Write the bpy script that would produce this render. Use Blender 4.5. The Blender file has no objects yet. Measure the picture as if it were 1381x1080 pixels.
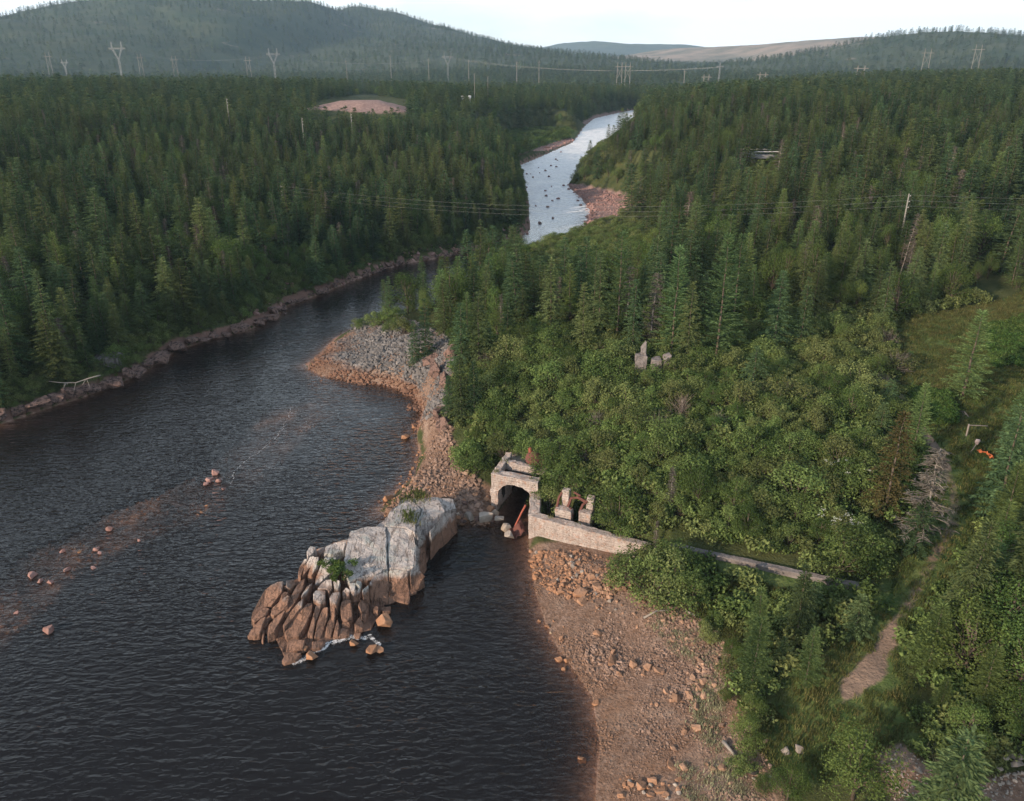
import bpy, bmesh, math, random
import numpy as np
from mathutils import Vector, Matrix, noise as mnoise

random.seed(7); RNG = np.random.default_rng(7)
rad = math.radians
SC = bpy.context.scene
COL = SC.collection

# ------------------------------------------------------------------ camera, sky, sun, exposure
CAMH, PITCH, FPX = 40.0, rad(22.9), 1063.0          # a drone 40 m above the water; focal length in photo pixels
cd = bpy.data.cameras.new('camera'); cam = bpy.data.objects.new('camera', cd); COL.objects.link(cam)
cam.location = (0, 0, CAMH); cam.rotation_euler = (math.pi / 2 - PITCH, 0, 0)
cd.sensor_width = 36; cd.lens = 36 * FPX / 1381; cd.clip_start = 0.5; cd.clip_end = 30000
SC.camera = cam

SUN_EL, SUN_AZ = rad(17), rad(-128)                 # azimuth from +Y, clockwise: behind the camera on its left
sun_from = Vector((math.sin(SUN_AZ) * math.cos(SUN_EL), math.cos(SUN_AZ) * math.cos(SUN_EL), math.sin(SUN_EL)))
ld = bpy.data.lights.new('sun', 'SUN'); ld.energy = 4.4; ld.angle = rad(1.5); ld.color = (1.0, 0.76, 0.56)
so = bpy.data.objects.new('sun', ld); COL.objects.link(so); so.location = (0, 0, 300)
so.rotation_euler = sun_from.to_track_quat('Z', 'Y').to_euler()

W = bpy.data.worlds.new('World'); SC.world = W; W.use_nodes = True
nt = W.node_tree; nt.nodes.clear()
def wn(t, **k):
    n = nt.nodes.new(t)
    for a, b in k.items(): setattr(n, a, b)
    return n
sky = wn('ShaderNodeTexSky', sky_type='NISHITA', sun_disc=False, sun_elevation=SUN_EL, sun_rotation=SUN_AZ)
bg1 = wn('ShaderNodeBackground'); bg1.inputs['Strength'].default_value = 0.10
bg2 = wn('ShaderNodeBackground'); bg2.inputs['Color'].default_value = (0.93, 0.98, 1.0, 1); bg2.inputs['Strength'].default_value = 1.08
tc = wn('ShaderNodeTexCoord'); mp = wn('ShaderNodeMapping'); mp.inputs['Scale'].default_value = (2.2, 2.2, 6.5)
nz = wn('ShaderNodeTexNoise'); nz.inputs['Scale'].default_value = 1.6; nz.inputs['Detail'].default_value = 5
rp = wn('ShaderNodeValToRGB'); rp.color_ramp.elements[0].position = 0.36; rp.color_ramp.elements[0].color = (.45,)*3+(1,)
rp.color_ramp.elements[1].position = 0.54; rp.color_ramp.elements[1].color = (.97,)*3+(1,)
mx = wn('ShaderNodeMixShader'); wo = wn('ShaderNodeOutputWorld')
L = nt.links.new
L(tc.outputs['Generated'], mp.inputs['Vector']); L(mp.outputs[0], nz.inputs['Vector']); L(nz.outputs['Fac'], rp.inputs[0])
sz = wn('ShaderNodeSeparateXYZ'); L(tc.outputs['Generated'], sz.inputs[0])
el = wn('ShaderNodeMapRange'); L(sz.outputs[2], el.inputs['Value']); el.inputs['From Min'].default_value = .18; el.inputs['From Max'].default_value = .75; el.inputs['To Min'].default_value = 1.0; el.inputs['To Max'].default_value = .14
mm = wn('ShaderNodeMath', operation='MULTIPLY'); L(rp.outputs[0], mm.inputs[0]); L(el.outputs[0], mm.inputs[1]); L(mm.outputs[0], mx.inputs[0]); L(sky.outputs[0], bg1.inputs['Color']); L(bg1.outputs[0], mx.inputs[1]); L(bg2.outputs[0], mx.inputs[2])
L(mx.outputs[0], wo.inputs['Surface'])

vs = SC.view_settings; vs.view_transform = 'Standard'; vs.look = 'None'; vs.exposure = 0.75; vs.gamma = 1.0; vs.use_curve_mapping = False
HAZE = 0.00009                                      # density of the air
cy = SC.cycles; cy.use_denoising = True; cy.max_bounces = 6; cy.diffuse_bounces = 2; cy.glossy_bounces = 2
cy.transmission_bounces = 3; cy.transparent_max_bounces = 6; cy.volume_bounces = 0; cy.caustics_reflective = False; cy.caustics_refractive = False; cy.sample_clamp_indirect = 2.0; cy.sample_clamp_direct = 6.0; cy.blur_glossy = 1.0

# ------------------------------------------------------------------ survey helpers
cp, sp = math.cos(PITCH), math.sin(PITCH)
Y0, SLOPE = 215.0, 0.018                            # the river climbs upstream of the pool
def zr(y): return np.maximum(0.0, SLOPE * (np.asarray(y, float) - Y0))
def ray(px, py):
    u = (540 - py) / FPX
    return ((px - 690.5) / FPX, cp + sp * u, -sp + cp * u)
def G(px, py, z=0.0):
    d = ray(px, py); t = (z - CAMH) / d[2]
    return Vector((d[0] * t, d[1] * t, z))
def GR(px, py):                                     # a point on the water of the climbing river
    p = G(px, py)
    if p.y <= Y0: return p
    d = ray(px, py); t = (-SLOPE * Y0 - CAMH) / (d[2] - SLOPE * d[1])
    return Vector((d[0] * t, d[1] * t, SLOPE * (d[1] * t - Y0)))
def PX(p):                                          # where a point shows, for choosing what is in view
    x, y, z = p[0], p[1], p[2] - CAMH
    dep = y * cp - z * sp
    return 690.5 + FPX * x / dep, 540 - FPX * (y * sp + z * cp) / dep, dep
def poly(pts, z=4.0): return np.array([G(a, b, z)[:2] for a, b in pts])

def seg_dist(P, A, B):
    d = B - A; t = np.clip(((P - A) @ d) / max(d @ d, 1e-9), 0, 1)
    return np.hypot(P[:, 0] - A[0] - t * d[0], P[:, 1] - A[1] - t * d[1])
def line_dist(P, V, closed=False):
    n = len(V)
    if len(P) * n < 20000:
        A = V if closed else V[:-1]; B = np.roll(V, -1, 0) if closed else V[1:]; d = B - A; q = P[:, None] - A[None]
        t = np.clip((q * d).sum(2) / np.maximum((d * d).sum(1), 1e-9), 0, 1); return np.linalg.norm(q - t[:, :, None] * d, axis=2).min(1)
    D = np.full(len(P), 1e9)
    for i in range(n if closed else n - 1): np.minimum(D, seg_dist(P, V[i], V[(i + 1) % n]), out=D)
    return D
def inside(P, V):
    c = np.zeros(len(P), bool); n = len(V)
    for i in range(n):
        a, b = V[i], V[(i + 1) % n]
        if a[1] == b[1]: continue
        k = ((a[1] > P[:, 1]) != (b[1] > P[:, 1])) & (P[:, 0] < (b[0] - a[0]) * (P[:, 1] - a[1]) / (b[1] - a[1]) + a[0])
        c ^= k
    return c
def soft(P, V, w=2.0):                              # 1 inside, fading over w metres
    d = line_dist(P, V, True); s = np.where(inside(P, V), d, -d)
    return np.clip(0.5 + s / (2 * w), 0, 1)
def vnoise(P, scale, seed=0, octaves=3):            # smooth value noise on a lattice
    out = np.zeros(len(P)); amp = 1.0; tot = 0
    for o in range(octaves):
        q = P * (scale * 2 ** o) + 37.1 * (seed + o * 3.7)
        i = np.floor(q).astype(np.int64); f = q - i; f = f * f * (3 - 2 * f)
        def h(a, b):
            n = (a * 374761393 + b * 668265263 + seed * 1442695) & 0xffffffff
            n = ((n ^ (n >> 13)) * 1274126177) & 0xffffffff
            return ((n ^ (n >> 16)) & 0xffff) / 65535.0
        v = (h(i[:, 0], i[:, 1]) * (1 - f[:, 0]) + h(i[:, 0] + 1, i[:, 1]) * f[:, 0]) * (1 - f[:, 1]) + \
            (h(i[:, 0], i[:, 1] + 1) * (1 - f[:, 0]) + h(i[:, 0] + 1, i[:, 1] + 1) * f[:, 0]) * f[:, 1]
        out += amp * (v * 2 - 1); tot += amp; amp *= 0.5
    return out / tot

# ------------------------------------------------------------------ shoreline and land heights
left_px = [(0,572),(60,552),(110,536),(150,521),(185,506),(215,488),(240,471),(290,456),(330,447),(375,426),(385,413),(430,397),(480,376),(540,356),(600,346),(650,333),(690,320),(714,311)]
up_left = [(714,300),(712,272),(706,242),(697,224),(740,206),(772,192),(786,172),(800,160),(825,154),(858,147)]
up_right = [(867,155),(860,170),(842,188),(817,204),(796,217),(780,234),(766,250),(785,268),(797,285),(790,305),(770,322)]
right_px = [(720,338),(670,365),(620,395),(575,425),(540,434),(490,437),(450,457),(430,478),(411,492),(430,506),(480,514),(520,519),(558,531),(571,556),(562,585),(566,612),(560,640),(535,662),(510,690),(560,700),(610,700),(630,704),(664,702)]
tunnel_w = [(-1.35, 66.6), (2.6, 76.0), (5.6, 74.9), (2.0, 65.2)]
beach_px = [(713,730),(716,760),(722,800),(735,840),(752,875),(775,905),(798,940),(808,1000),(802,1080)]
SHORE = [(-230,-60),(-230,25),(-140,62)] + [tuple(GR(*p)[:2]) for p in left_px + up_left + up_right + right_px] + tunnel_w + \
        [tuple(G(*p)[:2]) for p in beach_px] + [(7,24),(9,8),(12,-60)]
SHORE = np.array(SHORE)

CTRL = [  # photo pixel, ground height there, how fast the bank climbs
 (30,500,3.2,.5),(150,470,3.4,.5),(300,410,3.2,.45),(450,350,3.2,.4),(600,315,3.2,.4),(690,290,3.5,.4),(30,420,6,.4),(250,360,6,.4),(450,300,6,.4),(620,260,6,.4),
 (100,300,10,.3),(300,250,10,.3),(500,220,10,.3),(100,180,19,.3),(300,170,18,.3),(500,165,16,.3),(60,125,26,.3),(300,125,24,.3),(480,132,23,.3),
 (640,180,13,.12),(700,150,17,.2),(790,130,19,.2),(640,140,20,.2),
 (720,640,4.8,.6),(625,610,2.4,.15),(640,662,1.5,.2),(600,690,.8,.2),(668,655,2.2,.3),(605,500,7,.5),(480,470,2.0,.25),(540,455,4.2,.4),
 (850,850,2.6,.10),(780,760,2.4,.12),(950,950,3,.10),(900,1060,2.4,.1),(1000,820,3,.15),(1250,600,7,.1),(1100,950,4.2,.1),(1250,900,5.5,.1),(1350,1060,3.4,.1),
 (800,752,1.0,.3),(850,765,1.6,.3),(880,785,2.2,.2),(760,752,.5,.3),(900,620,6.5,.4),(1100,600,7.5,.3),(800,520,7.5,.5),(700,540,6,.5),(1000,490,8,.3),(660,590,5,.4),(760,640,5,.5),(1100,740,3.9,.3),(900,690,5,.3),
 (800,430,8,.4),(950,410,9,.3),(700,380,6,.4),(620,420,5,.4),(780,340,7,.3),(1250,400,10,.2),(1050,330,11,.2),(870,290,6,.08),(900,260,10,.1),
 (1300,250,17,.2),(1000,220,16,.2),(1200,150,24,.2),(950,150,24,.2),(1350,118,29,.2),(1100,118,26,.2),(880,170,18,.15)]
_c = [(G(a, b, z), z, k) for a, b, z, k in CTRL]
_c += [(Vector(p), z, .2) for p, z in [((-700,900),20),((-200,900),17),((200,950),15),((500,800),28),((900,900),32),((-400,700),20),((0,1300),15),((-900,600),30),((-120,60),8),((-200,150),12),
       ((160,60),8),((80,20),5),((40,0),4),((300,250),22),((700,1400),26),((-600,1400),20),((40,620),13),((120,700),14),((100,900),14)]]
CXY = np.array([p[:2] for p, z, k in _c]); CZ = np.array([z for p, z, k in _c], float); CK = np.array([k for p, z, k in _c], float)
_D = np.sqrt(((CXY[:, None] - CXY[None]) ** 2).sum(2) + 30.)
_n = len(CXY); _A = np.ones((_n + 1, _n + 1)); _A[:_n, :_n] = -_D + 2.0 * np.eye(_n); _A[_n, _n] = 0
_w = np.linalg.solve(_A, np.append(CZ, 0))
def base_height(P):
    out = np.empty(len(P)); kk = np.empty(len(P))
    for s in range(0, len(P), 40000):
        D = np.linalg.norm(P[s:s+40000, None] - CXY[None], axis=2)
        out[s:s+40000] = -np.sqrt(D * D + 30.) @ _w[:_n] + _w[_n]
        q = 1 / (D + 1.0) ** 3
        kk[s:s+40000] = (q @ CK) / q.sum(1)
    return out, kk

def hill_pts(lst): # photo column, skyline row, distance
    o = []
    for px, py, dist in lst:
        d = ray(px, py); h = math.hypot(d[0], d[1]); o.append((d[0] / h * dist, d[1] / h * dist, CAMH + d[2] / h * dist))
    return np.array(o)
HILLS = [
 (hill_pts([(-420,62,2300),(-200,48,2350),(0,24,2350),(60,6,2400),(110,-4,2450),(220,-8,2500),(320,-3,2550),(345,7,2650),(385,-3,2700),(430,12,2750),(455,13,2850),(476,2,2850),(500,8,2800),(530,27,2650),(590,50,2350),(650,60,2150),(740,71,1900),(830,86,1650),(900,97,1500)]), 620),
 (hill_pts([(560,70,5600),(640,62,5600),(672,57,5600),(720,66,5600),(760,66,6200),(800,55,6400),(850,60,6400),(925,60,6400),(1000,72,6300)]), 1300),
 (hill_pts([(850,84,3600),(900,74,3800),(960,63,4000),(1050,59,4000),(1120,54,3900),(1160,51,3900),(1230,52,3900),(1330,60,3900)]), 900),
 (hill_pts([(860,104,1500),(960,92,1600),(1050,80,1750),(1110,70,1850),(1170,54,1900),(1215,42,1950),(1255,36,2000),(1310,37,2000),(1381,44,1950),(1500,52,1900),(1750,60,1800)]), 520)]
def hills(P):
    best = np.zeros(len(P)); which = np.zeros(len(P), int)
    if np.hypot(P[:, 0], P[:, 1]).max() < 600: return best, which
    nzz = vnoise(P, 1 / 420., 5, 4); fine = vnoise(P, 1 / 110., 6, 3)
    for hi, (V, wd) in enumerate(HILLS):
        Ds = []; Hs = []
        for i in range(len(V) - 1):
            A, B = V[i, :2], V[i + 1, :2]; d = B - A
            t = np.clip(((P - A) @ d) / (d @ d), 0, 1)
            Ds.append(np.hypot(P[:, 0] - A[0] - t * d[0], P[:, 1] - A[1] - t * d[1])); Hs.append(V[i, 2] * (1 - t) + V[i + 1, 2] * t)
        bd = np.minimum.reduce(Ds); ws = [np.exp(-(D - bd) / 35.) for D in Ds]; bh = sum(w * h for w, h in zip(ws, Hs)) / sum(ws)
        q = bd / wd
        h = bh * np.exp(-0.5 * (q * 1.35) ** 2) * (1 + (0.20 * nzz + .07 * fine) * np.clip(q * 2, 0, 1)) - (9 if hi in (0, 3) else 0)
        k = h > best; best = np.where(k, h, best); which = np.where(k, hi + 1, which)
    return best, which
SHOAL = poly([(-40,850),(0,815),(60,765),(150,715),(240,680),(310,640),(350,605),(400,555)], 0)
TIPSHOAL = poly([(400,880),(470,870),(530,850),(540,820),(500,800)], 0)
CORE = poly([(500,640),(640,690),(600,740),(570,800),(520,850),(480,880),(380,885),(335,855),(400,780),(420,730),(500,690)], 0)
BAR = np.array([GR(*q)[:2] for q in [(763,248),(800,255),(850,268),(890,288),(880,300),(830,303),(785,310),(790,290),(780,268)]])
BAR2 = np.array([GR(*q)[:2] for q in [(690,222),(700,212),(740,204),(776,190),(770,186),(735,198),(690,214)]])
BAR3 = np.array([GR(*q)[:2] for q in [(785,166),(800,157),(840,150),(850,153),(820,162),(795,172)]])
MEADOW = np.array([GR(*q)[:2] for q in [(655,215),(690,214),(735,198),(775,186),(780,178),(740,176),(690,182),(650,195)]])
CLAMP = np.array([(1.6, 60.8), (5.0, 57.6), (12.3, 53.8), (13.0, 57.2), (8.8, 60.4), (8.0, 63.2), (3.2, 65.2), (2.4, 65.2)])
def far_xy(px, dist):
    d = ray(px, 130); h = math.hypot(d[0], d[1]); return d[0] / h * dist, d[1] / h * dist
QUARRY = np.array([tuple(far_xy(px, dist)) for px, dist in [(404,420),(440,440),(490,450),(548,440),(550,400),(480,395)]])
def height(P):
    P = np.asarray(P, float); d = line_dist(P, SHORE, True); wet = inside(P, SHORE); wz = zr(P[:, 1])
    r = np.hypot(P[:, 0], P[:, 1])
    b, k = base_height(P)
    b = b + vnoise(P, 1 / 38., 2) * np.clip(r / 160, 0, 2.2) + vnoise(P, 1 / 9., 3) * 0.35
    up = wz + np.maximum(b - wz, 0.8) * (1 - np.exp(-k * d)) + np.clip(d, 0, 2) * 0.06 * vnoise(P, 1 / 1.6, 4)
    for V_, w_, lo_, sl_ in ((BAR, 7., .35, .02), (BAR2, 6., .3, .02), (BAR3, 8., .3, .01), (MEADOW, 9., .8, .03)):
        s = np.clip(2 * soft(P, V_, w_), 0, 1); up = up * (1 - s) + np.minimum(up, wz + lo_ + sl_ * d) * s
    s = soft(P, QUARRY, 14.); up = up * (1 - s) + 25. * s
    s = soft(P, CLAMP, .5); up = up * (1 - s) + np.minimum(up, .45 + .07 * np.clip(P[:, 0], 0, 14)) * s
    hb, _ = hills(P); f = np.clip((r - 700) / 500, 0, 1)
    up = np.maximum(up, hb * f)
    depth = np.minimum(5.0, 0.22 * d)
    big = np.clip((P[:, 1] - 190) / 25, 0, 1)
    depth = depth * (1 - big) + np.minimum(0.7, 0.2 * d) * big
    s = np.clip(1.25 * np.exp(-(line_dist(P, SHOAL) / 7.5) ** 2), 0, 1)
    depth = np.minimum(depth, depth * (1 - s) + s * np.maximum(.04, .42 + .50 * vnoise(P, 1 / 2.6, 8)))
    s = np.exp(-(line_dist(P, TIPSHOAL) / 2.2) ** 2)
    depth = depth * (1 - s) + 0.5 * s
    return np.where(wet, wz - depth - 0.05, up), np.where(wet, -d, d)
def zat(x, y): return float(height(np.array([[x, y]]))[0][0])
def on_ground(px, py):                               # where the line of sight meets the land
    z = 4.0
    for _ in range(7):
        p = G(px, py, z); z = 0.5 * z + 0.5 * zat(p.x, p.y)
    p = G(px, py, z); p.z = zat(p.x, p.y); return p

# ------------------------------------------------------------------ node material helpers
class NM:
    def __init__(s, name):
        s.m = bpy.data.materials.new(name); s.m.use_nodes = True; s.t = s.m.node_tree; s.t.nodes.clear()
        s.out = s.n('ShaderNodeOutputMaterial')
    def n(s, t, ins=None, **k):
        x = s.t.nodes.new(t)
        for a, b in k.items(): setattr(x, a, b)
        for a, b in (ins or {}).items(): s.set(x.inputs[a], b)
        return x
    def set(s, sock, v):
        if hasattr(v, 'is_output'): s.t.links.new(v, sock)
        elif hasattr(v, 'outputs'): s.t.links.new(v.outputs[0], sock)
        else:
            if isinstance(v, (tuple, list)) and len(v) == 3 and sock.type == 'RGBA': v = (*v, 1)
            sock.default_value = v
    def noise(s, scale, detail=4, rough=.55, vec=None, dist=0):
        x = s.n('ShaderNodeTexNoise', {'Scale': scale, 'Detail': detail, 'Roughness': rough, 'Distortion': dist})
        if vec is not None: s.set(x.inputs['Vector'], vec)
        return x.outputs['Fac']
    def ramp(s, f, *stops):
        x = s.n('ShaderNodeValToRGB'); e = x.color_ramp.elements
        while len(e) < len(stops): e.new(0.5)
        for el, (p, c) in zip(e, stops):
            el.position = p; el.color = (*(c if isinstance(c, (tuple, list)) else (c, c, c)), 1)
        s.set(x.inputs[0], f); return x.outputs[0]
    def mix(s, f, a, b, mode='MIX'):
        x = s.n('ShaderNodeMix', data_type='RGBA', blend_type=mode)
        s.set(x.inputs[0], f); s.set(x.inputs[6], a); s.set(x.inputs[7], b); return x.outputs[2]
    def math(s, op, a, b=0.0, c=0.0, clamp=False):
        x = s.n('ShaderNodeMath', operation=op, use_clamp=clamp); s.set(x.inputs[0], a); s.set(x.inputs[1], b); s.set(x.inputs[2], c); return x.outputs[0]
    def attr(s, name): return s.n('ShaderNodeAttribute', attribute_name=name).outputs['Fac']
    def pos(s): return s.n('ShaderNodeNewGeometry').outputs['Position']
    def obj(s): return s.n('ShaderNodeTexCoord').outputs['Object']
    def z(s):
        x = s.n('ShaderNodeSeparateXYZ'); s.set(x.inputs[0], s.pos()); return x.outputs[2]
    def rnd(s): return s.n('ShaderNodeObjectInfo').outputs['Random']
    def bsdf(s, col, rough=.9, spec=.2, bump=None, bdist=.05, metal=0, bstr=1.0):
        x = s.n('ShaderNodeBsdfPrincipled', {'Base Color': col, 'Roughness': rough, 'Specular IOR Level': spec, 'Metallic': metal})
        if bump is not None:
            b = s.n('ShaderNodeBump', {'Height': bump, 'Distance': bdist, 'Strength': bstr}); s.set(x.inputs['Normal'], b)
        s.set(s.out.inputs['Surface'], x); return s.m

def foliage(name, dark, light, alt, trans=.28, nscale=.9):
    a = NM(name)
    n1 = a.noise(nscale, 3, .6, a.obj()); r = a.rnd()
    c = a.mix(a.ramp(n1, (.32, 0.0), (.68, 1.0)), dark, light)
    c = a.mix(a.ramp(r, (.45, 0.0), (1.0, .85)), c, alt)
    c = a.mix(a.ramp(a.noise(.028, 3, .6, a.pos()), (.48, 0.), (.66, .5)), c, alt)
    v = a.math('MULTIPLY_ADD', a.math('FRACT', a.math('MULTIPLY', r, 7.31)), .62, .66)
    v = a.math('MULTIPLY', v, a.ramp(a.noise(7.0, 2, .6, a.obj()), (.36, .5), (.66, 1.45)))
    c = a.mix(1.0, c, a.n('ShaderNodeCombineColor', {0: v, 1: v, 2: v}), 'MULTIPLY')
    d = a.n('ShaderNodeBsdfDiffuse', {'Color': c}); t = a.n('ShaderNodeBsdfTranslucent', {'Color': c})
    m = a.n('ShaderNodeMixShader', {0: trans, 1: d, 2: t}); a.set(a.out.inputs['Surface'], m); return a.m
M = {}
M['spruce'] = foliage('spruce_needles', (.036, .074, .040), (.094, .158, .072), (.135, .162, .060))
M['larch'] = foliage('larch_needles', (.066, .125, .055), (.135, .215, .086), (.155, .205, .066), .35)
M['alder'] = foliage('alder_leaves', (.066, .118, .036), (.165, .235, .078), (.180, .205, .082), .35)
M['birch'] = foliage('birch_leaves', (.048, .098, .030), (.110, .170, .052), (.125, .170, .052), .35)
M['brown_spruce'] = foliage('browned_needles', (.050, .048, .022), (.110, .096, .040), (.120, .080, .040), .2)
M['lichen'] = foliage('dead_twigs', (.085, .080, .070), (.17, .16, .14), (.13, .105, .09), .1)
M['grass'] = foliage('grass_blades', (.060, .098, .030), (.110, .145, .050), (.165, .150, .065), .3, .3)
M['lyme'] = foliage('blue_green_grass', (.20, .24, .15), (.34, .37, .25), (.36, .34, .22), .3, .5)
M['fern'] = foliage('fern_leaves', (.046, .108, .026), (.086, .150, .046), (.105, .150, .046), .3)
a = NM('bark'); M['bark'] = a.bsdf(a.mix(a.noise(3, 4, .6, a.obj()), (.055, .042, .034), (.14, .115, .095)), .95)
a = NM('grey_dead_wood'); M['deadwood'] = a.bsdf(a.mix(a.noise(4, 4, .6, a.obj()), (.13, .12, .108), (.29, .27, .25)), .9)

def stone_mat(name, lo, hi, stain, z0, z1, gr=.5):
    a = NM(name); p = a.pos(); r = a.rnd()
    c = a.mix(a.ramp(a.noise(1.1, 5, .65, p), (.3, 0.), (.7, 1.)), lo, hi)
    v = a.math('MULTIPLY_ADD', r, .55, .72); c = a.mix(1., c, a.n('ShaderNodeCombineColor', {0: v, 1: v, 2: v}), 'MULTIPLY')
    zz = a.math('ADD', a.z(), a.math('MULTIPLY_ADD', a.noise(.8, 3, .6, p), 1.2, -.6))
    f = a.n('ShaderNodeMapRange', {'Value': zz, 'From Min': z0, 'From Max': z1, 'To Min': 1., 'To Max': 0.})
    c = a.mix(f, c, a.mix(a.noise(2.3, 4, .6, p), stain, tuple(min(1, q * 1.7) for q in stain)))
    return a.bsdf(c, .88, .25, a.noise(5, 5, .65, p), .08)
M['boulder'] = stone_mat('stained_boulder', (.19, .118, .08), (.35, .235, .17), (.22, .115, .063), -.3, 2.0)
M['pale_boulder'] = stone_mat('pale_boulder', (.20, .175, .155), (.35, .315, .28), (.25, .185, .12), -.2, .6)
M['rubble'] = stone_mat('quarried_rubble', (.085, .083, .083), (.18, .176, .176), (.125, .072, .05), .9, 1.7)
M['pink_stone'] = stone_mat('pink_granite_stone', (.20, .115, .105), (.34, .22, .20), (.18, .095, .08), -.4, .3)
M['gravel'] = stone_mat('beach_gravel', (.135, .09, .068), (.28, .20, .16), (.14, .082, .052), -.2, .7)

a = NM('fractured_granite'); p = a.pos()
top = a.mix(a.ramp(a.noise(.9, 6, .65, p), (.3, 0.), (.68, 1.)), (.30, .265, .25), (.54, .51, .495))
top = a.mix(a.ramp(a.noise(.45, 5, .7, p, 1.2), (.5, 0.), (.62, .55)), top, (.36, .42, .40))
zz = a.math('ADD', a.z(), a.math('MULTIPLY_ADD', a.noise(.55, 5, .65, p), 1.7, -.85))
brown = a.mix(a.noise(1.7, 5, .65, p), (.145, .088, .066), (.34, .205, .145))
c = a.mix(a.n('ShaderNodeMapRange', {'Value': zz, 'From Min': 1.5, 'From Max': 1.95, 'To Min': 1., 'To Max': 0.}), top, brown)
c = a.mix(a.ramp(a.noise(6, 6, .75, p), (.33, .75), (.46, 0.)), c, (.075, .062, .056))
jm = a.n('ShaderNodeMapping', {'Vector': p, 'Scale': (1.5, .28, .5), 'Rotation': (0, 0, rad(24))})
jn = a.noise(1.2, 4, .6, jm, .7); crk = a.ramp(a.math('ABSOLUTE', a.math('SUBTRACT', jn, .5)), (0., 0.), (.022, 1.))
c = a.mix(a.math('MULTIPLY', a.math('SUBTRACT', 1., crk), .6), c, (.085, .065, .055))
M['granite'] = a.bsdf(c, .9, .2, a.math('ADD', a.noise(2.2, 7, .7, p), a.math('MULTIPLY', crk, .35)), .35)

a = NM('bank_rock'); p = a.pos()
c = a.mix(a.noise(.8, 5, .65, p), (.11, .068, .056), (.27, .185, .16))
c = a.mix(a.ramp(a.noise(2.5, 5, .7, p), (.42, .9), (.52, 0.)), c, (.035, .027, .025))
M['bank_rock'] = a.bsdf(c, .9, .2, a.noise(1.6, 6, .7, p), .4)
a = NM('streaked_grey_rock'); p = a.pos(); mpn = a.n('ShaderNodeMapping', {'Vector': p, 'Scale': (2.2, 2.2, .22)})
c = a.mix(a.ramp(a.noise(1.6, 4, .6, mpn), (.35, 0.), (.6, 1.)), (.045, .042, .045), (.17, .16, .165))
M['streaked'] = a.bsdf(c, .9, .2, a.noise(1.6, 4, .6, mpn), .3)

a = NM('weathered_concrete'); p = a.pos()
c = a.mix(a.ramp(a.noise(1.0, 6, .7, p), (.3, 0.), (.7, 1.)), (.31, .265, .24), (.53, .485, .46))
c = a.mix(a.ramp(a.noise(2.6, 5, .7, p), (.52, 0.), (.66, .8)), c, (.40, .235, .17))
c = a.mix(a.ramp(a.noise(7, 6, .75, p), (.36, .85), (.48, 0.)), c, (.15, .12, .105))
st = a.n('ShaderNodeMapping', {'Vector': p, 'Scale': (3.5, 3.5, .35)})
c = a.mix(a.ramp(a.noise(1.4, 4, .6, st), (.52, 0.), (.7, .5)), c, (.17, .135, .12))
bd = a.math('FRACT', a.math('MULTIPLY', a.math('ADD', a.z(), a.math('MULTIPLY', a.noise(.7, 2, .5, p), .12)), 4.2)); bl = a.ramp(bd, (0., 0.), (.07, 1.), (.93, 1.), (1., 0.))
c = a.mix(a.math('MULTIPLY', a.math('SUBTRACT', 1., bl), .4), c, (.16, .12, .10))
M['concrete'] = a.bsdf(c, .92, .2, a.math('ADD', a.noise(4.5, 7, .75, p), a.math('MULTIPLY', bl, .15)), .22)
a = NM('grey_concrete'); p = a.pos(); M['grey_concrete'] = a.bsdf(a.mix(a.ramp(a.noise(1.2, 6, .7, p), (.3, 0.), (.7, 1.)), (.105, .095, .095), (.25, .23, .225)), .92, .2, a.noise(4.5, 7, .75, p), .14)
a = NM('shade_dark_concrete'); p = a.pos()
M['tunnel'] = a.bsdf(a.mix(a.noise(1.5, 5, .7, p), (.010, .009, .008), (.035, .030, .027)), .8, .3, a.noise(4, 5, .7, p), .1)  # near-black concrete: the shade inside tunnel and well is put into the colour
a = NM('rust'); p = a.pos()
M['rust'] = a.bsdf(a.mix(a.noise(5, 5, .7, p), (.060, .026, .022), (.17, .068, .054)), .85, .3, a.noise(12, 4, .6, p), .03)
a = NM('red_rust'); p = a.pos()
M['red_rust'] = a.bsdf(a.mix(a.noise(5, 5, .7, p), (.17, .045, .03), (.33, .10, .065)), .8, .3, a.noise(12, 4, .6, p), .03)
def plain(name, c, rough=.7, metal=0, var=.25):
    a = NM(name); M[name] = a.bsdf(a.mix(a.noise(6, 3, .6, a.obj()), tuple(q * (1 - var) for q in c), c), rough, .3, metal=metal)
plain('galvanised_steel', (.24, .26, .27), .5, .3); plain('pole_wood', (.22, .22, .205), .9); plain('wire_metal', (.24, .26, .27), .5)
plain('white_metal', (.78, .79, .80), .5); plain('orange_cloth', (.48, .14, .05), .8); plain('white_cloth', (.55, .44, .42), .8); plain('tyre_rubber', (.03, .03, .03), .8)
plain('road_asphalt', (.24, .25, .27), .8); plain('guard_rail', (.50, .52, .54), .5); plain('insulator', (.5, .5, .5), .4); plain('petals', (.52, .54, .46), .8)
a = NM('foam'); p = a.pos()
d = a.n('ShaderNodeBsdfDiffuse', {'Color': (.82, .83, .84)}); tr = a.n('ShaderNodeBsdfTransparent')
f = a.ramp(a.math('ADD', a.noise(2.6, 8, .85, p, .3), a.math('MULTIPLY_ADD', a.attr('body'), .24, -.2)), (.47, 0.), (.58, .8))
a.set(a.out.inputs['Surface'], a.n('ShaderNodeMixShader', {0: a.math('MULTIPLY', f, a.attr('body')), 1: tr, 2: d})); M['foam'] = a.m

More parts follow.
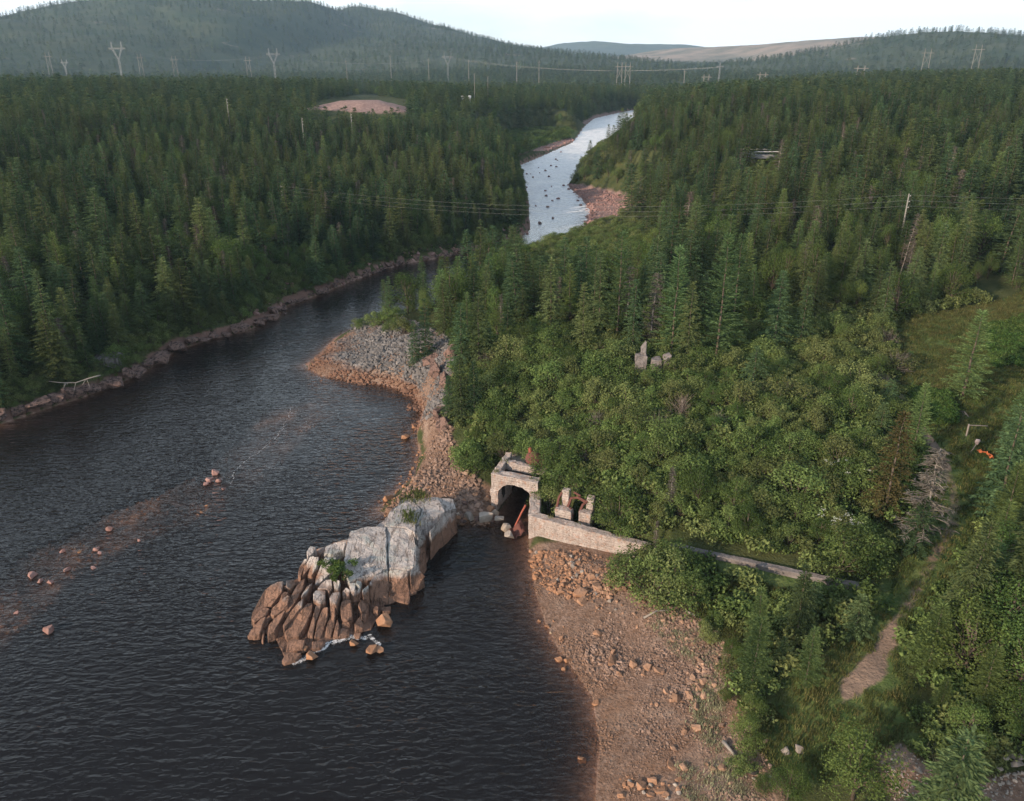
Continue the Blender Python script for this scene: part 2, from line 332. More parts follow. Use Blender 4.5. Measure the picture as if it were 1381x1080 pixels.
# ground: one material, its zones stored with the mesh
a = NM('ground'); p = a.pos()
def edge(at, sc=.6, w=.5):
    n = a.noise(sc, 5, .65, p); return a.ramp(a.math('ADD', a.attr(at), a.math('MULTIPLY_ADD', n, w, -.5 * w)), (.40, 0.), (.60, 1.))
c = a.mix(a.ramp(a.noise(.25, 6, .65, p), (.35, 0.), (.65, 1.)), (.030, .045, .016), (.070, .080, .032))
far = a.mix(a.ramp(a.noise(.011, 7, .68, p), (.36, 0.), (.62, 1.)), (.026, .048, .030), (.058, .074, .043))
far = a.mix(a.ramp(a.noise(.006, 8, .75, p), (.60, 0.), (.68, .8)), far, (.21, .175, .15))
c = a.mix(a.attr('far'), c, far)
c = a.mix(a.attr('tan'), c, a.mix(a.ramp(a.noise(.008, 7, .7, p), (.35, 0.), (.6, 1.)), (.10, .10, .06), (.30, .23, .18)))
gr = a.mix(a.ramp(a.noise(.5, 6, .7, p), (.36, 0.), (.62, 1.)), (.058, .100, .030), (.110, .145, .050))
gr = a.mix(a.ramp(a.noise(.17, 4, .6, p), (.58, 0.), (.70, .5)), gr, (.15, .115, .06))
c = a.mix(edge('grass'), c, gr)
c = a.mix(edge('dirt', 1.2, .6), c, a.mix(a.noise(2.2, 6, .7, p), (.15, .105, .08), (.29, .225, .18)))
vo = a.n('ShaderNodeTexVoronoi', {'Vector': p, 'Scale': 4.5})
peb = a.mix(a.ramp(vo.outputs['Color'], (.1, 0.), (.9, 1.)), (.13, .088, .067), (.27, .195, .155))
peb = a.mix(a.ramp(a.noise(.22, 4, .6, p), (.52, 0.), (.62, .8)), peb, (.285, .225, .185))
peb = a.mix(a.ramp(a.noise(.35, 5, .65, p), (.35, 0.), (.7, .75)), peb, (.17, .098, .062))
wetf = a.n('ShaderNodeMapRange', {'Value': a.z(), 'From Min': -.1, 'From Max': .55, 'To Min': .55, 'To Max': 1.})
c = a.mix(edge('gravel', .5, .7), c, peb)
c = a.mix(edge('pink', .12, .5), c, a.mix(a.ramp(a.noise(.7, 6, .7, p), (.3, 0.), (.7, 1.)), (.17, .11, .098), (.35, .25, .225)))
c = a.mix(edge('rock', .5, .6), c, a.mix(a.noise(1.1, 6, .7, p), (.095, .06, .05), (.27, .17, .14)))
c = a.mix(edge('bed', .4, .4), c, a.mix(a.ramp(a.noise(1.4, 5, .7, p), (.35, 0.), (.7, 1.)), (.16, .098, .078), (.40, .275, .225)))
M['ground'] = a.bsdf(c, .95, .12, a.math('ADD', a.noise(2.4, 6, .7, p), a.math('MULTIPLY', vo.outputs['Distance'], .25)), .22)

# water: clear skin over peat-brown water that swallows light
a = NM('river_water'); p = a.pos(); sx = a.n('ShaderNodeSeparateXYZ', {0: p})
m1 = a.n('ShaderNodeMapping', {'Vector': p, 'Scale': (.8, 1.9, 1), 'Rotation': (0, 0, rad(-14))})
m2 = a.n('ShaderNodeMapping', {'Vector': p, 'Scale': (2.3, 4.6, 1), 'Rotation': (0, 0, rad(20))})
rapid = a.n('ShaderNodeMapRange', {'Value': sx.outputs[1], 'From Min': 205, 'From Max': 240})
h = a.math('ADD', a.math('MULTIPLY', a.noise(1., 1.5, .45, m1, .5), 1.), a.math('MULTIPLY', a.noise(1., 1.0, .4, m2, .3), .34))
h = a.math('MULTIPLY', h, a.ramp(a.noise(.05, 3, .55, p, .6), (.36, .45), (.62, 1.15)))
bmp = a.n('ShaderNodeBump', {'Height': h, 'Distance': .20, 'Strength': a.n('ShaderNodeMapRange', {'Value': sx.outputs[1], 'From Min': 110., 'From Max': 230., 'To Min': 1., 'To Max': .3})})
gl = a.n('ShaderNodeBsdfGlossy', {'Roughness': a.math('MULTIPLY_ADD', rapid, .32, .03), 'Color': (.90, .95, 1., 1), 'Normal': bmp})
fr = a.math('MULTIPLY_ADD', a.math('POWER', a.n('ShaderNodeLayerWeight', {'Blend': .5, 'Normal': bmp}).outputs['Facing'], 5.0), .98, .02)
murk = a.math('SUBTRACT', 1., a.math('POWER', 2.7183, a.math('MULTIPLY', a.attr('depth'), -2.3)), clamp=True)
tr = a.n('ShaderNodeMixShader', {0: murk, 1: a.n('ShaderNodeBsdfTransparent', {'Color': (.88, .80, .72, 1)}), 2: a.n('ShaderNodeBsdfDiffuse', {'Color': (.010, .0088, .0085, 1)})})
s = a.n('ShaderNodeMixShader', {0: fr, 1: tr, 2: gl})
m3 = a.n('ShaderNodeMapping', {'Vector': p, 'Scale': (.28, .42, 1)})
wh = a.math('MULTIPLY', a.ramp(a.noise(1., 6, .75, m3, 1.0), (.43, 0.), (.56, .95)), rapid)
s = a.n('ShaderNodeMixShader', {0: wh, 1: s, 2: a.n('ShaderNodeBsdfDiffuse', {'Color': (.80, .82, .84)})})
a.set(a.out.inputs['Surface'], s)
M['water'] = a.m

# ------------------------------------------------------------------ object helpers
def tag(o, label=None, cat=None, group=None, kind=None):
    if label: o['label'] = label
    if cat: o['category'] = cat
    if group: o['group'] = group
    if kind: o['kind'] = kind
    return o
def link(o, parent=None, col=None):
    (col or COL).objects.link(o)
    if parent: o.parent = parent
    return o
def mesh_obj(name, me, parent=None): return link(bpy.data.objects.new(name, me), parent)
def empty(name, loc, rz=0, scale=1.0):
    o = bpy.data.objects.new(name, None); o.empty_display_size = .3; link(o); o.location = loc; o.rotation_euler = (0, 0, rz)
    o.scale = (scale,) * 3 if not isinstance(scale, tuple) else scale
    return o
def me_from(name, V, Fc, mat, smooth=False):
    me = bpy.data.meshes.new(name); me.from_pydata([tuple(v) for v in V], [], Fc); me.materials.append(mat)
    if smooth: me.polygons.foreach_set('use_smooth', np.ones(len(Fc), bool))
    me.update(); return me
def me_bm(name, bm, mat, smooth=False):
    me = bpy.data.meshes.new(name); bm.normal_update(); bm.to_mesh(me); bm.free(); me.materials.append(mat)
    if smooth: me.polygons.foreach_set('use_smooth', np.ones(len(me.polygons), bool))
    return me
class MB:                                            # collects tubes and boxes into one mesh
    def __init__(s): s.V = []; s.F = []
    def tube(s, pts, radii, n=5):
        b = len(s.V); pts = [Vector(q) for q in pts]
        for i, q in enumerate(pts):
            d = (pts[min(i + 1, len(pts) - 1)] - pts[max(i - 1, 0)]).normalized()
            x = d.orthogonal().normalized(); y = d.cross(x); r = radii[i] if hasattr(radii, '__len__') else radii
            for k in range(n):
                t = 2 * math.pi * k / n; s.V.append(q + (x * math.cos(t) + y * math.sin(t)) * r)
        for i in range(len(pts) - 1):
            for k in range(n):
                s.F.append((b + i * n + k, b + i * n + (k + 1) % n, b + (i + 1) * n + (k + 1) % n, b + (i + 1) * n + k))
        s.F.append(tuple(b + k for k in range(n))[::-1]); e = b + (len(pts) - 1) * n; s.F.append(tuple(e + k for k in range(n)))
        return s
    def box(s, c, size, rz=0):
        b = len(s.V); ca, sa = math.cos(rz), math.sin(rz)
        for dx, dy, dz in [(-1,-1,-1),(1,-1,-1),(1,1,-1),(-1,1,-1),(-1,-1,1),(1,-1,1),(1,1,1),(-1,1,1)]:
            x, y = dx * size[0] / 2, dy * size[1] / 2
            s.V.append(Vector((c[0] + x * ca - y * sa, c[1] + x * sa + y * ca, c[2] + dz * size[2] / 2)))
        for f in [(3,2,1,0),(4,5,6,7),(0,1,5,4),(1,2,6,5),(2,3,7,6),(3,0,4,7)]: s.F.append(tuple(b + q for q in f))
        return s
    def mesh(s, name, mat, smooth=False): return me_from(name, s.V, s.F, mat, smooth)
    def build(s, name, mat, parent=None, smooth=False): return mesh_obj(name, s.mesh(name, mat, smooth), parent)

def scatter(name, label, cat, protos, P, S, ROT, IDX, mats=None):
    """uncountable stuff: one object, shapes set out on its points"""
    n = len(P); me = bpy.data.meshes.new(name); me.vertices.add(n); me.vertices.foreach_set('co', np.asarray(P, np.float32).ravel())
    for nm, arr, tp, key in (('scl', S, 'FLOAT_VECTOR', 'vector'), ('rot', ROT, 'FLOAT_VECTOR', 'vector'), ('idx', IDX, 'INT', 'value')):
        at = me.attributes.new(nm, tp, 'POINT'); at.data.foreach_set(key, np.asarray(arr, np.int32 if tp == 'INT' else np.float32).ravel())
    me.update(); o = mesh_obj(name, me); tag(o, label, cat, kind='stuff')
    pc = bpy.data.collections.new(name + '_shapes')
    for i, pm in enumerate(protos):
        pc.objects.link(bpy.data.objects.new('shape_%03d_%s' % (i, name), pm))
    g = bpy.data.node_groups.new(name, 'GeometryNodeTree')
    g.interface.new_socket('Geometry', in_out='INPUT', socket_type='NodeSocketGeometry'); g.interface.new_socket('Geometry', in_out='OUTPUT', socket_type='NodeSocketGeometry')
    gi = g.nodes.new('NodeGroupInput'); go = g.nodes.new('NodeGroupOutput'); ip = g.nodes.new('GeometryNodeInstanceOnPoints')
    ci = g.nodes.new('GeometryNodeCollectionInfo'); ci.inputs['Collection'].default_value = pc; ci.inputs['Separate Children'].default_value = True; ci.inputs['Reset Children'].default_value = True
    def na(nm, tp):
        x = g.nodes.new('GeometryNodeInputNamedAttribute'); x.data_type = tp; x.inputs['Name'].default_value = nm; return x.outputs['Attribute']
    ip.inputs['Pick Instance'].default_value = True
    lk = g.links.new
    lk(gi.outputs[0], ip.inputs['Points']); lk(ci.outputs[0], ip.inputs['Instance']); lk(na('idx', 'INT'), ip.inputs['Instance Index'])
    lk(na('rot', 'FLOAT_VECTOR'), ip.inputs['Rotation']); lk(na('scl', 'FLOAT_VECTOR'), ip.inputs['Scale']); lk(ip.outputs[0], go.inputs[0])
    md = o.modifiers.new('set_out', 'NODES'); md.node_group = g
    return o

# ------------------------------------------------------------------ the land
BEACH = poly([(712,722),(770,718),(840,726),(872,765),(880,806),(900,825),(960,845),(985,880),(985,930),(1000,985),(1045,1060),(1090,1180),(700,1180),(740,1000),(700,860)], 1.5)
COVE = poly([(552,640),(575,600),(565,560),(600,560),(612,600),(628,640),(668,655),(668,692),(600,690),(540,700),(490,730),(500,690)], 1.5)
SPITP = poly([(400,492),(450,450),(490,436),(545,440),(600,480),(622,520),(606,580),(560,560),(520,530),(430,512)], 2.0)
CLEAR = poly([(1205,470),(1381,440),(1460,470),(1420,600),(1345,640),(1318,700),(1300,780),(1250,830),(1225,880),(1260,960),(1250,1010),(1180,1015),(1080,1000),(1020,950),(1060,880),(1120,850),(1180,810),(1200,720),(1240,660),(1215,580),(1195,500)], 5.5)
LOWGRASS = poly([(930,752),(1150,800),(1190,830),(1080,870),(1010,880),(960,850),(930,800)], 3.2)
PATCH = poly([(1180,1008),(1215,1005),(1260,1035),(1300,1050),(1381,1040),(1480,1060),(1480,1200),(1260,1200),(1205,1070)], 3.6)
THICKET = poly([(598,605),(600,560),(640,510),(700,475),(800,480),(860,505),(960,475),(1060,465),(1200,490),(1218,560),(1215,640),(1190,700),(1185,790),(1120,778),(940,745),(880,722),(800,700),(745,650),(665,625)], 5.5)
TRAIL = np.array([on_ground(*q)[:2] for q in [(1150,450),(1185,500),(1210,530),(1225,555),(1245,583),(1262,605),(1275,630)]])
LANE = np.array([on_ground(*q)[:2] for q in [(1275,630),(1288,670),(1285,710),(1262,745),(1240,790),(1215,830)]])
DIRT = np.array([on_ground(*q)[:2] for q in [(1212,835),(1200,865),(1175,900),(1150,930)]])
DIRTP = np.array([on_ground(*q)[:2] for q in [(1208,830),(1190,850),(1173,879),(1149,902),(1131,920),(1137,947),(1164,935),(1187,920),(1199,899),(1198,885),(1211,867),(1214,849)]])
ROADCUT = np.array([(p.x, p.y) for p in [G(655,140,20), G(680,122,24)]])

th = np.concatenate([np.linspace(-78, -39, 40)[:-1], np.linspace(-39, 39, 540), np.linspace(39, 78, 40)[1:]]) * math.pi / 180
rr = np.concatenate([np.exp(np.arange(math.log(10), math.log(160), .0058)), np.exp(np.arange(math.log(160), math.log(9000), .0125))])
TT, RR = np.meshgrid(th, rr); GP = np.stack([(RR * np.sin(TT)).ravel(), (RR * np.cos(TT)).ravel()], 1)
Z, SD = height(GP); NR, NC = RR.shape; GRAD = RR.ravel()
hb, hw = hills(GP)
zone = {}
wet = SD < 0
zone['bed'] = np.clip(.5 - SD * .8, 0, 1)
zone['gravel'] = np.maximum.reduce([soft(GP, BEACH, 1.5), soft(GP, COVE, 1.2), soft(GP, SPITP, 1.5), soft(GP, PATCH, 1.0)])
zone['pink'] = np.maximum.reduce([soft(GP, BAR, 2.5), soft(GP, BAR2, 2), soft(GP, BAR3, 5), soft(GP, QUARRY, 6), np.clip(1.3 - line_dist(GP, ROADCUT) / 9, 0, 1)])
leftside = (GP[:, 0] < -25) | (GP[:, 1] > 128)
zone['rock'] = np.where(leftside & ~wet & (GRAD < 420), np.clip(1.25 - SD / 1.5, 0, 1), np.where(~wet & (GRAD < 420), np.clip(1.0 - SD / 2.2, 0, 1) * .7, 0)) * (1 - zone['gravel'])
zone['grass'] = np.maximum.reduce([soft(GP, CLEAR, 1.5), soft(GP, LOWGRASS, 1.5), soft(GP, MEADOW, 6)]) * (1 - zone['gravel'])
zone['dirt'] = np.maximum.reduce([np.clip(1.15 - line_dist(GP, TRAIL) / .75, 0, 1), soft(GP, DIRTP, .7), .52 * np.clip(1.2 - line_dist(GP, LANE) / 1.0, 0, 1)])
zone['far'] = np.clip((GRAD - 500) / 500, 0, 1)
zone['tan'] = np.where((hw == 3) & (GRAD > 2600), np.clip((hb - 40) / 40, 0, 1), 0) * .9
quad = (np.arange(NR - 1)[:, None] * NC + np.arange(NC - 1)[None]).ravel()
QF = np.stack([quad, quad + NC, quad + NC + 1, quad + 1], 1)
QF = QF[:, ::-1]
fz = lambda nm: zone[nm][QF].mean(1)
cls = np.zeros(len(QF), int)
cls[GRAD[QF[:, 0]] > 1250] = 6
cls[fz('grass') > .5] = 3; cls[fz('gravel') > .5] = 2; cls[fz('pink') > .5] = 5; cls[fz('dirt') > .55] = 4; cls[wet[QF].all(1)] = 1
names = ['forest_ground', 'river_bed', 'gravel_beach', 'grass_clearing', 'dirt_track', 'gravel_bar', 'hills']
co = np.column_stack([GP, Z]).astype(np.float32)
fn = np.cross(co[QF[:, 2]] - co[QF[:, 0]], co[QF[:, 3]] - co[QF[:, 1]])
vn = np.zeros_like(co)
for k in range(4): np.add.at(vn, QF[:, k], fn)
vn /= np.maximum(np.linalg.norm(vn, axis=1, keepdims=True), 1e-9)
for ci, nm in enumerate(names):
    sel = QF[cls == ci]
    if not len(sel): continue
    used, inv = np.unique(sel, return_inverse=True); inv = inv.reshape(sel.shape)
    me = bpy.data.meshes.new(nm); me.vertices.add(len(used)); me.vertices.foreach_set('co', co[used].ravel())
    me.loops.add(sel.size); me.loops.foreach_set('vertex_index', inv.ravel().astype(np.int32))
    me.polygons.add(len(sel)); me.polygons.foreach_set('loop_start', (np.arange(len(sel)) * 4).astype(np.int32)); me.polygons.foreach_set('loop_total', np.full(len(sel), 4, np.int32))
    me.update(calc_edges=True); me.polygons.foreach_set('use_smooth', np.ones(len(sel), bool))
    me.normals_split_custom_set_from_vertices(vn[used].tolist())
    for zn, zv in zone.items():
        at = me.attributes.new(zn, 'FLOAT', 'POINT'); at.data.foreach_set('value', zv[used].astype(np.float32))
    me.materials.append(M['ground']); tag(mesh_obj(nm, me), kind='structure')

# water: the surface of the climbing river; how deep the bed lies below is kept with it
wz_ = zr(GP[:, 1]); dep_ = wz_ - Z; wsel = QF[((SD < 3.0) & (GRAD < 1100))[QF].all(1)]
used, inv_ = np.unique(wsel, return_inverse=True); inv_ = inv_.reshape(wsel.shape)
me = bpy.data.meshes.new('river'); me.vertices.add(len(used)); me.vertices.foreach_set('co', np.column_stack([GP, wz_])[used].astype(np.float32).ravel())
me.loops.add(wsel.size); me.loops.foreach_set('vertex_index', inv_.ravel().astype(np.int32)); me.polygons.add(len(wsel)); me.polygons.foreach_set('loop_start', (np.arange(len(wsel)) * 4).astype(np.int32)); me.polygons.foreach_set('loop_total', np.full(len(wsel), 4, np.int32))
me.update(calc_edges=True); at = me.attributes.new('depth', 'FLOAT', 'POINT'); at.data.foreach_set('value', np.maximum(dep_[used], 0).astype(np.float32)); me.materials.append(M['water']); tag(mesh_obj('river', me), kind='structure')

# haze: even air round everything
hz = NM('haze_air'); pv = hz.n('ShaderNodeVolumePrincipled', {'Color': (.50, .74, 1.0, 1), 'Density': HAZE, 'Anisotropy': 0.0}); hz.set(hz.out.inputs['Volume'], pv)
hm = MB().box((0, 4300, 250), (19500, 10200, 540)).mesh('haze', hz.m); tag(mesh_obj('haze', hm), 'thin pale blue haze hanging over the valley', 'haze', kind='stuff')

# ------------------------------------------------------------------ plants: shapes shared by all copies
def blade(V, Fc, o, d, up, ln, wd, droop):
    s = d.cross(up).normalized(); b = len(V); mid = o + d * ln * .45; tip = o + d * ln - Vector((0, 0, droop * ln))
    V += [o, mid + s * wd * .5, tip, mid - s * wd * .5]; Fc.append((b, b + 1, b + 2, b + 3))
def conifer(seed, h=10., rmax=2.1, whorl=.40, nb=6, step=.26, bl=.52, bw=.15, low=.6, droop=.25, power=.85, upper=18, lower=-16, gap=.0):
    R = random.Random(seed); V = []; Fc = []
    z = low
    while z < h * .985:
        f = z / h; Lr = rmax * (1 - f) ** power * R.uniform(.75, 1.08) + .10
        if f < .12: Lr *= .75
        n = nb if f < .8 else max(4, nb - 1); off = R.random() * 6.28
        for k in range(n):
            if R.random() < gap: continue
            az = off + 6.283 * k / n + R.uniform(-.25, .25); el = rad(lower + (upper - lower) * f ** .8 + R.uniform(-8, 8)) if f < .9 else rad(40)
            ln = Lr * R.uniform(.7, 1.15); d = Vector((math.cos(az) * math.cos(el), math.sin(az) * math.cos(el), math.sin(el))); side = Vector((-math.sin(az), math.cos(az), 0))
            o = Vector((0, 0, z + R.uniform(-.5, .5) * whorl)); t = min(.25, ln * .25)
            while t < ln:
                q = o + d * t - Vector((0, 0, droop * .35 * t * t / max(ln, .3)))
                rem = 1 - t / ln; bb = bl * (.55 + .6 * rem) * R.uniform(.75, 1.2)
                for sgn in (1, -1):
                    dd = (d * R.uniform(.5, .9) + side * sgn * R.uniform(.65, 1.) + Vector((0, 0, R.uniform(-.12, .14)))).normalized()
                    blade(V, Fc, q, dd, Vector((R.uniform(-.5, .5), R.uniform(-.5, .5), 1)), bb, bw * R.uniform(.8, 1.3), droop * R.uniform(.3, 1))
                t += step * R.uniform(.8, 1.2)
            blade(V, Fc, o + d * ln * .8 - Vector((0, 0, droop * .3 * ln)), d, Vector((0, 0, 1)), bl, bw * 1.2, droop)
        z += whorl * R.uniform(.8, 1.2) * (1 - .3 * f)
    for k in range(5):
        az = R.random() * 6.28; blade(V, Fc, Vector((0, 0, h * .955)), Vector((math.cos(az) * .25, math.sin(az) * .25, 1)).normalized(), Vector((math.cos(az + 1.5), math.sin(az + 1.5), 0)), h * .05, bw, 0)
    return V, Fc
def trunk_mesh(name, h, r, mat, seed=0, n=6):
    R = random.Random(seed); k = 7
    pts = [Vector((R.uniform(-.06, .06) * i * .3, R.uniform(-.06, .06) * i * .3, -.5 + (h + .4) * i / (k - 1))) for i in range(k)]
    return MB().tube(pts, [r * (1 - .93 * i / (k - 1)) for i in range(k)], n).mesh(name, mat, True)
def leafy(seed, rx=1.7, h=3.0, lobes=14, per=120, leaf=.17, base=.25, spread=.62):
    R = random.Random(seed); V = []; Fc = []; ctr = []
    for i in range(lobes):
        az = R.random() * 6.283; q = math.sqrt(R.random()); zz = base + (h - base) * (R.random() ** .7) * (1 - .45 * q * q)
        ctr.append(Vector((math.cos(az) * rx * q * .8, math.sin(az) * rx * q * .8, zz)))
    ctr.append(Vector((0, 0, h * .85)))
    for c in ctr:
        lr = spread * R.uniform(.65, 1.25) * rx / 1.7
        for k in range(per):
            v = Vector((R.gauss(0, 1), R.gauss(0, 1), R.gauss(.25, 1))).normalized(); q = c + v * lr * R.uniform(.45, 1.08) * Vector((1, 1, .8)).length / 1.62
            q.z = max(q.z, .08)
            nrm = (v + Vector((R.gauss(0, .6), R.gauss(0, .6), R.gauss(.5, .6)))).normalized()
            d = nrm.orthogonal().normalized(); d.rotate(Matrix.Rotation(R.random() * 6.28, 3, nrm)); s = nrm.cross(d); l = leaf * R.uniform(.65, 1.4); w = l * R.uniform(.5, .75)
            b = len(V); V += [q, q + d * l * .5 + s * w * .5, q + d * l - nrm * l * .2, q + d * l * .5 - s * w * .5]; Fc.append((b, b + 1, b + 2, b + 3))
    return V, Fc, ctr
def stems_mesh(name, ctr, h, mat, seed, r=.05, single=False):
    R = random.Random(seed); m = MB()
    if single: m.tube([(0, 0, -.4), (R.uniform(-.1, .1), R.uniform(-.1, .1), h * .5), (0, 0, h * .9)], [r * 1.6, r, .02], 6)
    for c in ctr:
        o = Vector((R.uniform(-.2, .2), R.uniform(-.2, .2), -.3)) if not single else Vector((0, 0, c.z * R.uniform(.35, .7)))
        mid = o.lerp(c, .5) + Vector((R.uniform(-.15, .15), R.uniform(-.15, .15), .15)); m.tube([o, mid, c], [r * .8, r * .5, .012], 4)
    return m.mesh(name, mat, True)
def bare(seed, h=9., rmax=1.5, n=105):
    R = random.Random(seed); m = MB(); V = []; Fc = []
    for i in range(n):
        z = h * (.18 + .8 * i / n); f = z / h; az = R.random() * 6.28; ln = (rmax * (1 - f) ** .7 + .12) * R.uniform(.4, 1.15); el = R.uniform(-.25, .35)
        o = Vector((0, 0, z)); d = Vector((math.cos(az), math.sin(az), el)).normalized(); e = o + d * ln - Vector((0, 0, .12 * ln)); mid = o.lerp(e, .5) + Vector((0, 0, .1 * ln))
        m.tube([o, mid, e], [.05, .035, .012], 3)
        side = Vector((-math.sin(az), math.cos(az), 0))
        for k in range(9):
            t = R.uniform(.25, 1); q = o + (e - o) * t; sg = R.choice((1, -1))
            blade(m.V, m.F, q, (d * .6 + side * sg + Vector((0, 0, R.uniform(-.3, .3)))).normalized(), Vector((0, 0, 1)), .5 * R.uniform(.5, 1.2), .075, .15)
    return m
SPECIES = {}
def species(key, pairs): SPECIES[key] = pairs        # list of (trunk mesh, crown mesh, nominal height)
def conifer_set(key, n, mat, trunk_r=.14, **kw):
    out = []
    for i in range(n):
        R = random.Random(900 + i); k = dict(kw); k['rmax'] = kw.get('rmax', 2.1) * R.uniform(.82, 1.18); k['whorl'] = kw.get('whorl', .4) * R.uniform(.9, 1.2)
        V, Fc = conifer(hash(key) % 1 + i * 13 + len(key), **k); out.append((trunk_mesh('trunk', k.get('h', 10.), trunk_r, M['bark'], i), me_from('crown', V, Fc, mat), k.get('h', 10.)))
    species(key, out)
conifer_set('spruce', 6, M['spruce'], rmax=2.7, nb=7, bl=.58, bw=.17)
conifer_set('brown', 2, M['brown_spruce'], rmax=1.9, gap=.1)
conifer_set('larch', 4, M['larch'], rmax=2.6, whorl=.4, nb=7, bl=.66, bw=.13, step=.24, droop=.15, upper=35, lower=0, power=.75, gap=.06)
conifer_set('young', 3, M['spruce'], h=4., rmax=1.5, whorl=.24, bl=.36, bw=.11, step=.17, low=.15, power=.8, trunk_r=.08)
dead = []
for i in range(3): dead.append((trunk_mesh('trunk', 9., .13, M['deadwood'], 40 + i), bare(60 + i, rmax=1.2 + .35 * i).mesh('bare_branches', M['lichen']), 9.))
species('dead', dead)
alder = []
for i in range(6):
    V, Fc, ctr = leafy(200 + i, rx=1.75 + .15 * (i % 3), h=2.6 + .35 * (i % 4), lobes=16, per=150, leaf=.145); alder.append((stems_mesh('stems', ctr, 3., M['bark'], i), me_from('leaves', V, Fc, M['alder']), 3.))
species('alder', alder)
V, Fc, ctr = leafy(290, rx=1.6, h=2.6, lobes=12, per=18, leaf=.13); m = stems_mesh('stems', ctr, 2.6, M['deadwood'], 4); TWIG = []
tw = MB(); R_ = random.Random(5)
for c in ctr:
    for k in range(16):
        e = c + Vector((R_.gauss(0, .45), R_.gauss(0, .45), R_.gauss(.1, .35))); tw.tube([Vector((c.x * .3, c.y * .3, c.z * .4)).lerp(c, R_.random()), e], [.022, .006], 3)
species('twiggy', [(m, tw.mesh('twigs', M['lichen']), 3.)])
birch = []
for i in range(4):
    V, Fc, ctr = leafy(400 + i, rx=2.0, h=6.0, lobes=28, per=165, leaf=.135, base=1.1, spread=.75); birch.append((stems_mesh('trunk', ctr, 6., M['bark'], i, .075, True), me_from('crown', V, Fc, M['birch']), 6.))
species('birch', birch)
def lod_mesh(name, V, Fc, mat): return me_from(name, V, Fc, mat)
LOD_SPRUCE = [lod_mesh('far_spruce', *conifer(700 + i, rmax=2.8, whorl=.85, nb=6, step=.6, bl=.95, bw=.36), M['spruce']) for i in range(4)]
FAR_SPRUCE = [lod_mesh('distant_spruce', *conifer(720 + i, rmax=3.0, whorl=1.7, nb=6, step=1.3, bl=1.5, bw=.8), M['spruce']) for i in range(3)]
LOD_BIRCH = [lod_mesh('far_birch', *leafy(740 + i, rx=2.2, h=6.5, lobes=22, per=26, leaf=.42, base=.8, spread=.8)[:2], M['birch']) for i in range(3)]
def joined(pair):                                    # trunk and crown in one mesh, for the uncountable forest
    bm = bmesh.new(); bm.from_mesh(pair[0]); nfa = len(bm.faces); bm.from_mesh(pair[1]); bm.faces.ensure_lookup_table()
    for f in bm.faces[nfa:]: f.material_index = 1
    me = bpy.data.meshes.new('tree'); bm.to_mesh(me); bm.free(); me.materials.append(pair[0].materials[0]); me.materials.append(pair[1].materials[0]); return me
JOIN = {k: [joined(q) for q in SPECIES[k]] for k in ('spruce', 'larch', 'dead', 'birch', 'alder')}
NAMES = {'spruce': ('spruce_tree', 'tree'), 'brown': ('browned_spruce', 'tree'), 'larch': ('larch_tree', 'tree'), 'young': ('young_spruce', 'tree'), 'dead': ('dead_tree', 'dead tree'),
         'alder': ('alder_bush', 'bush'), 'twiggy': ('bare_bush', 'bush'), 'birch': ('birch_tree', 'tree')}
def plant(key, loc, height_m, label, group=None, var=None, rz=None, wide=1.0, sink=.12):
    pr = SPECIES[key]; tr, cr, h0 = pr[random.randrange(len(pr)) if var is None else var % len(pr)]; s = height_m / h0
    nm, cat = NAMES[key]; o = empty(nm, (loc[0], loc[1], loc[2] - sink), random.random() * 6.28 if rz is None else rz, (s * wide, s * wide, s)); tag(o, label, cat, group)
    mesh_obj(tr.name.split('.')[0], tr, o); mesh_obj(cr.name.split('.')[0], cr, o); return o

# --- single trees one can point at in the photograph
TAKEN = []
def single(key, px, py, h, label, wide=1.0, var=None, group=None):
    p = on_ground(px, py); TAKEN.append((p.x, p.y, .22 * h * wide)); return plant(key, p, h, label, group, var, wide=wide)
single('birch', 1150, 1078, 5.0, 'round bright green leafy tree standing beside the bare gravel patch', 1.25, 0)
single('larch', 1012, 935, 6.2, 'tall airy pale green larch at the edge of the beach grass', .95, 1)
single('larch', 1086, 922, 4.6, 'small pale green larch with a bare stem beside the dirt track', .95, 2)
single('young', 1092, 832, 3.0, 'small dense spruce close under the end of the long low wall', 1.1, 0)
single('young', 1152, 858, 3.4, 'dense dark young spruce at the head of the bare dirt patch', 1.2, 1)
single('young', 1052, 905, 2.8, 'dark narrow young spruce between the two pale larches', .8, 2)
single('birch', 1005, 1008, 2.6, 'low bright green shrub above the driftwood log', 1.3, 1)
single('birch', 1012, 972, 2.2, 'small round bright green shrub at the foot of the airy larch', 1.3, 2)
single('birch', 1062, 1078, 2.6, 'leafy green shrub behind the old tyre', 1.3, 3)
single('brown', 1192, 695, 9.5, 'tall brown-tinged spruce rising from the alder thicket', 1.15, 0)
single('spruce', 1232, 745, 5.0, 'stunted wide spruce under the half dead trunk', 1.3, 2)
single('dead', 1236, 742, 9.2, 'half dead grey spruce leaning over the grassy lane', 1.35, 2)
single('dead', 903, 690, 4.6, 'short grey dead spruce standing in the thicket above the wing wall', .9, 1)
single('dead', 884, 735, 3.8, 'slim grey dead sapling where the wing wall ends', .8, 0)
single('larch', 1298, 535, 9.5, 'spreading dark larch standing alone at the top of the clearing', 1.25, 3)
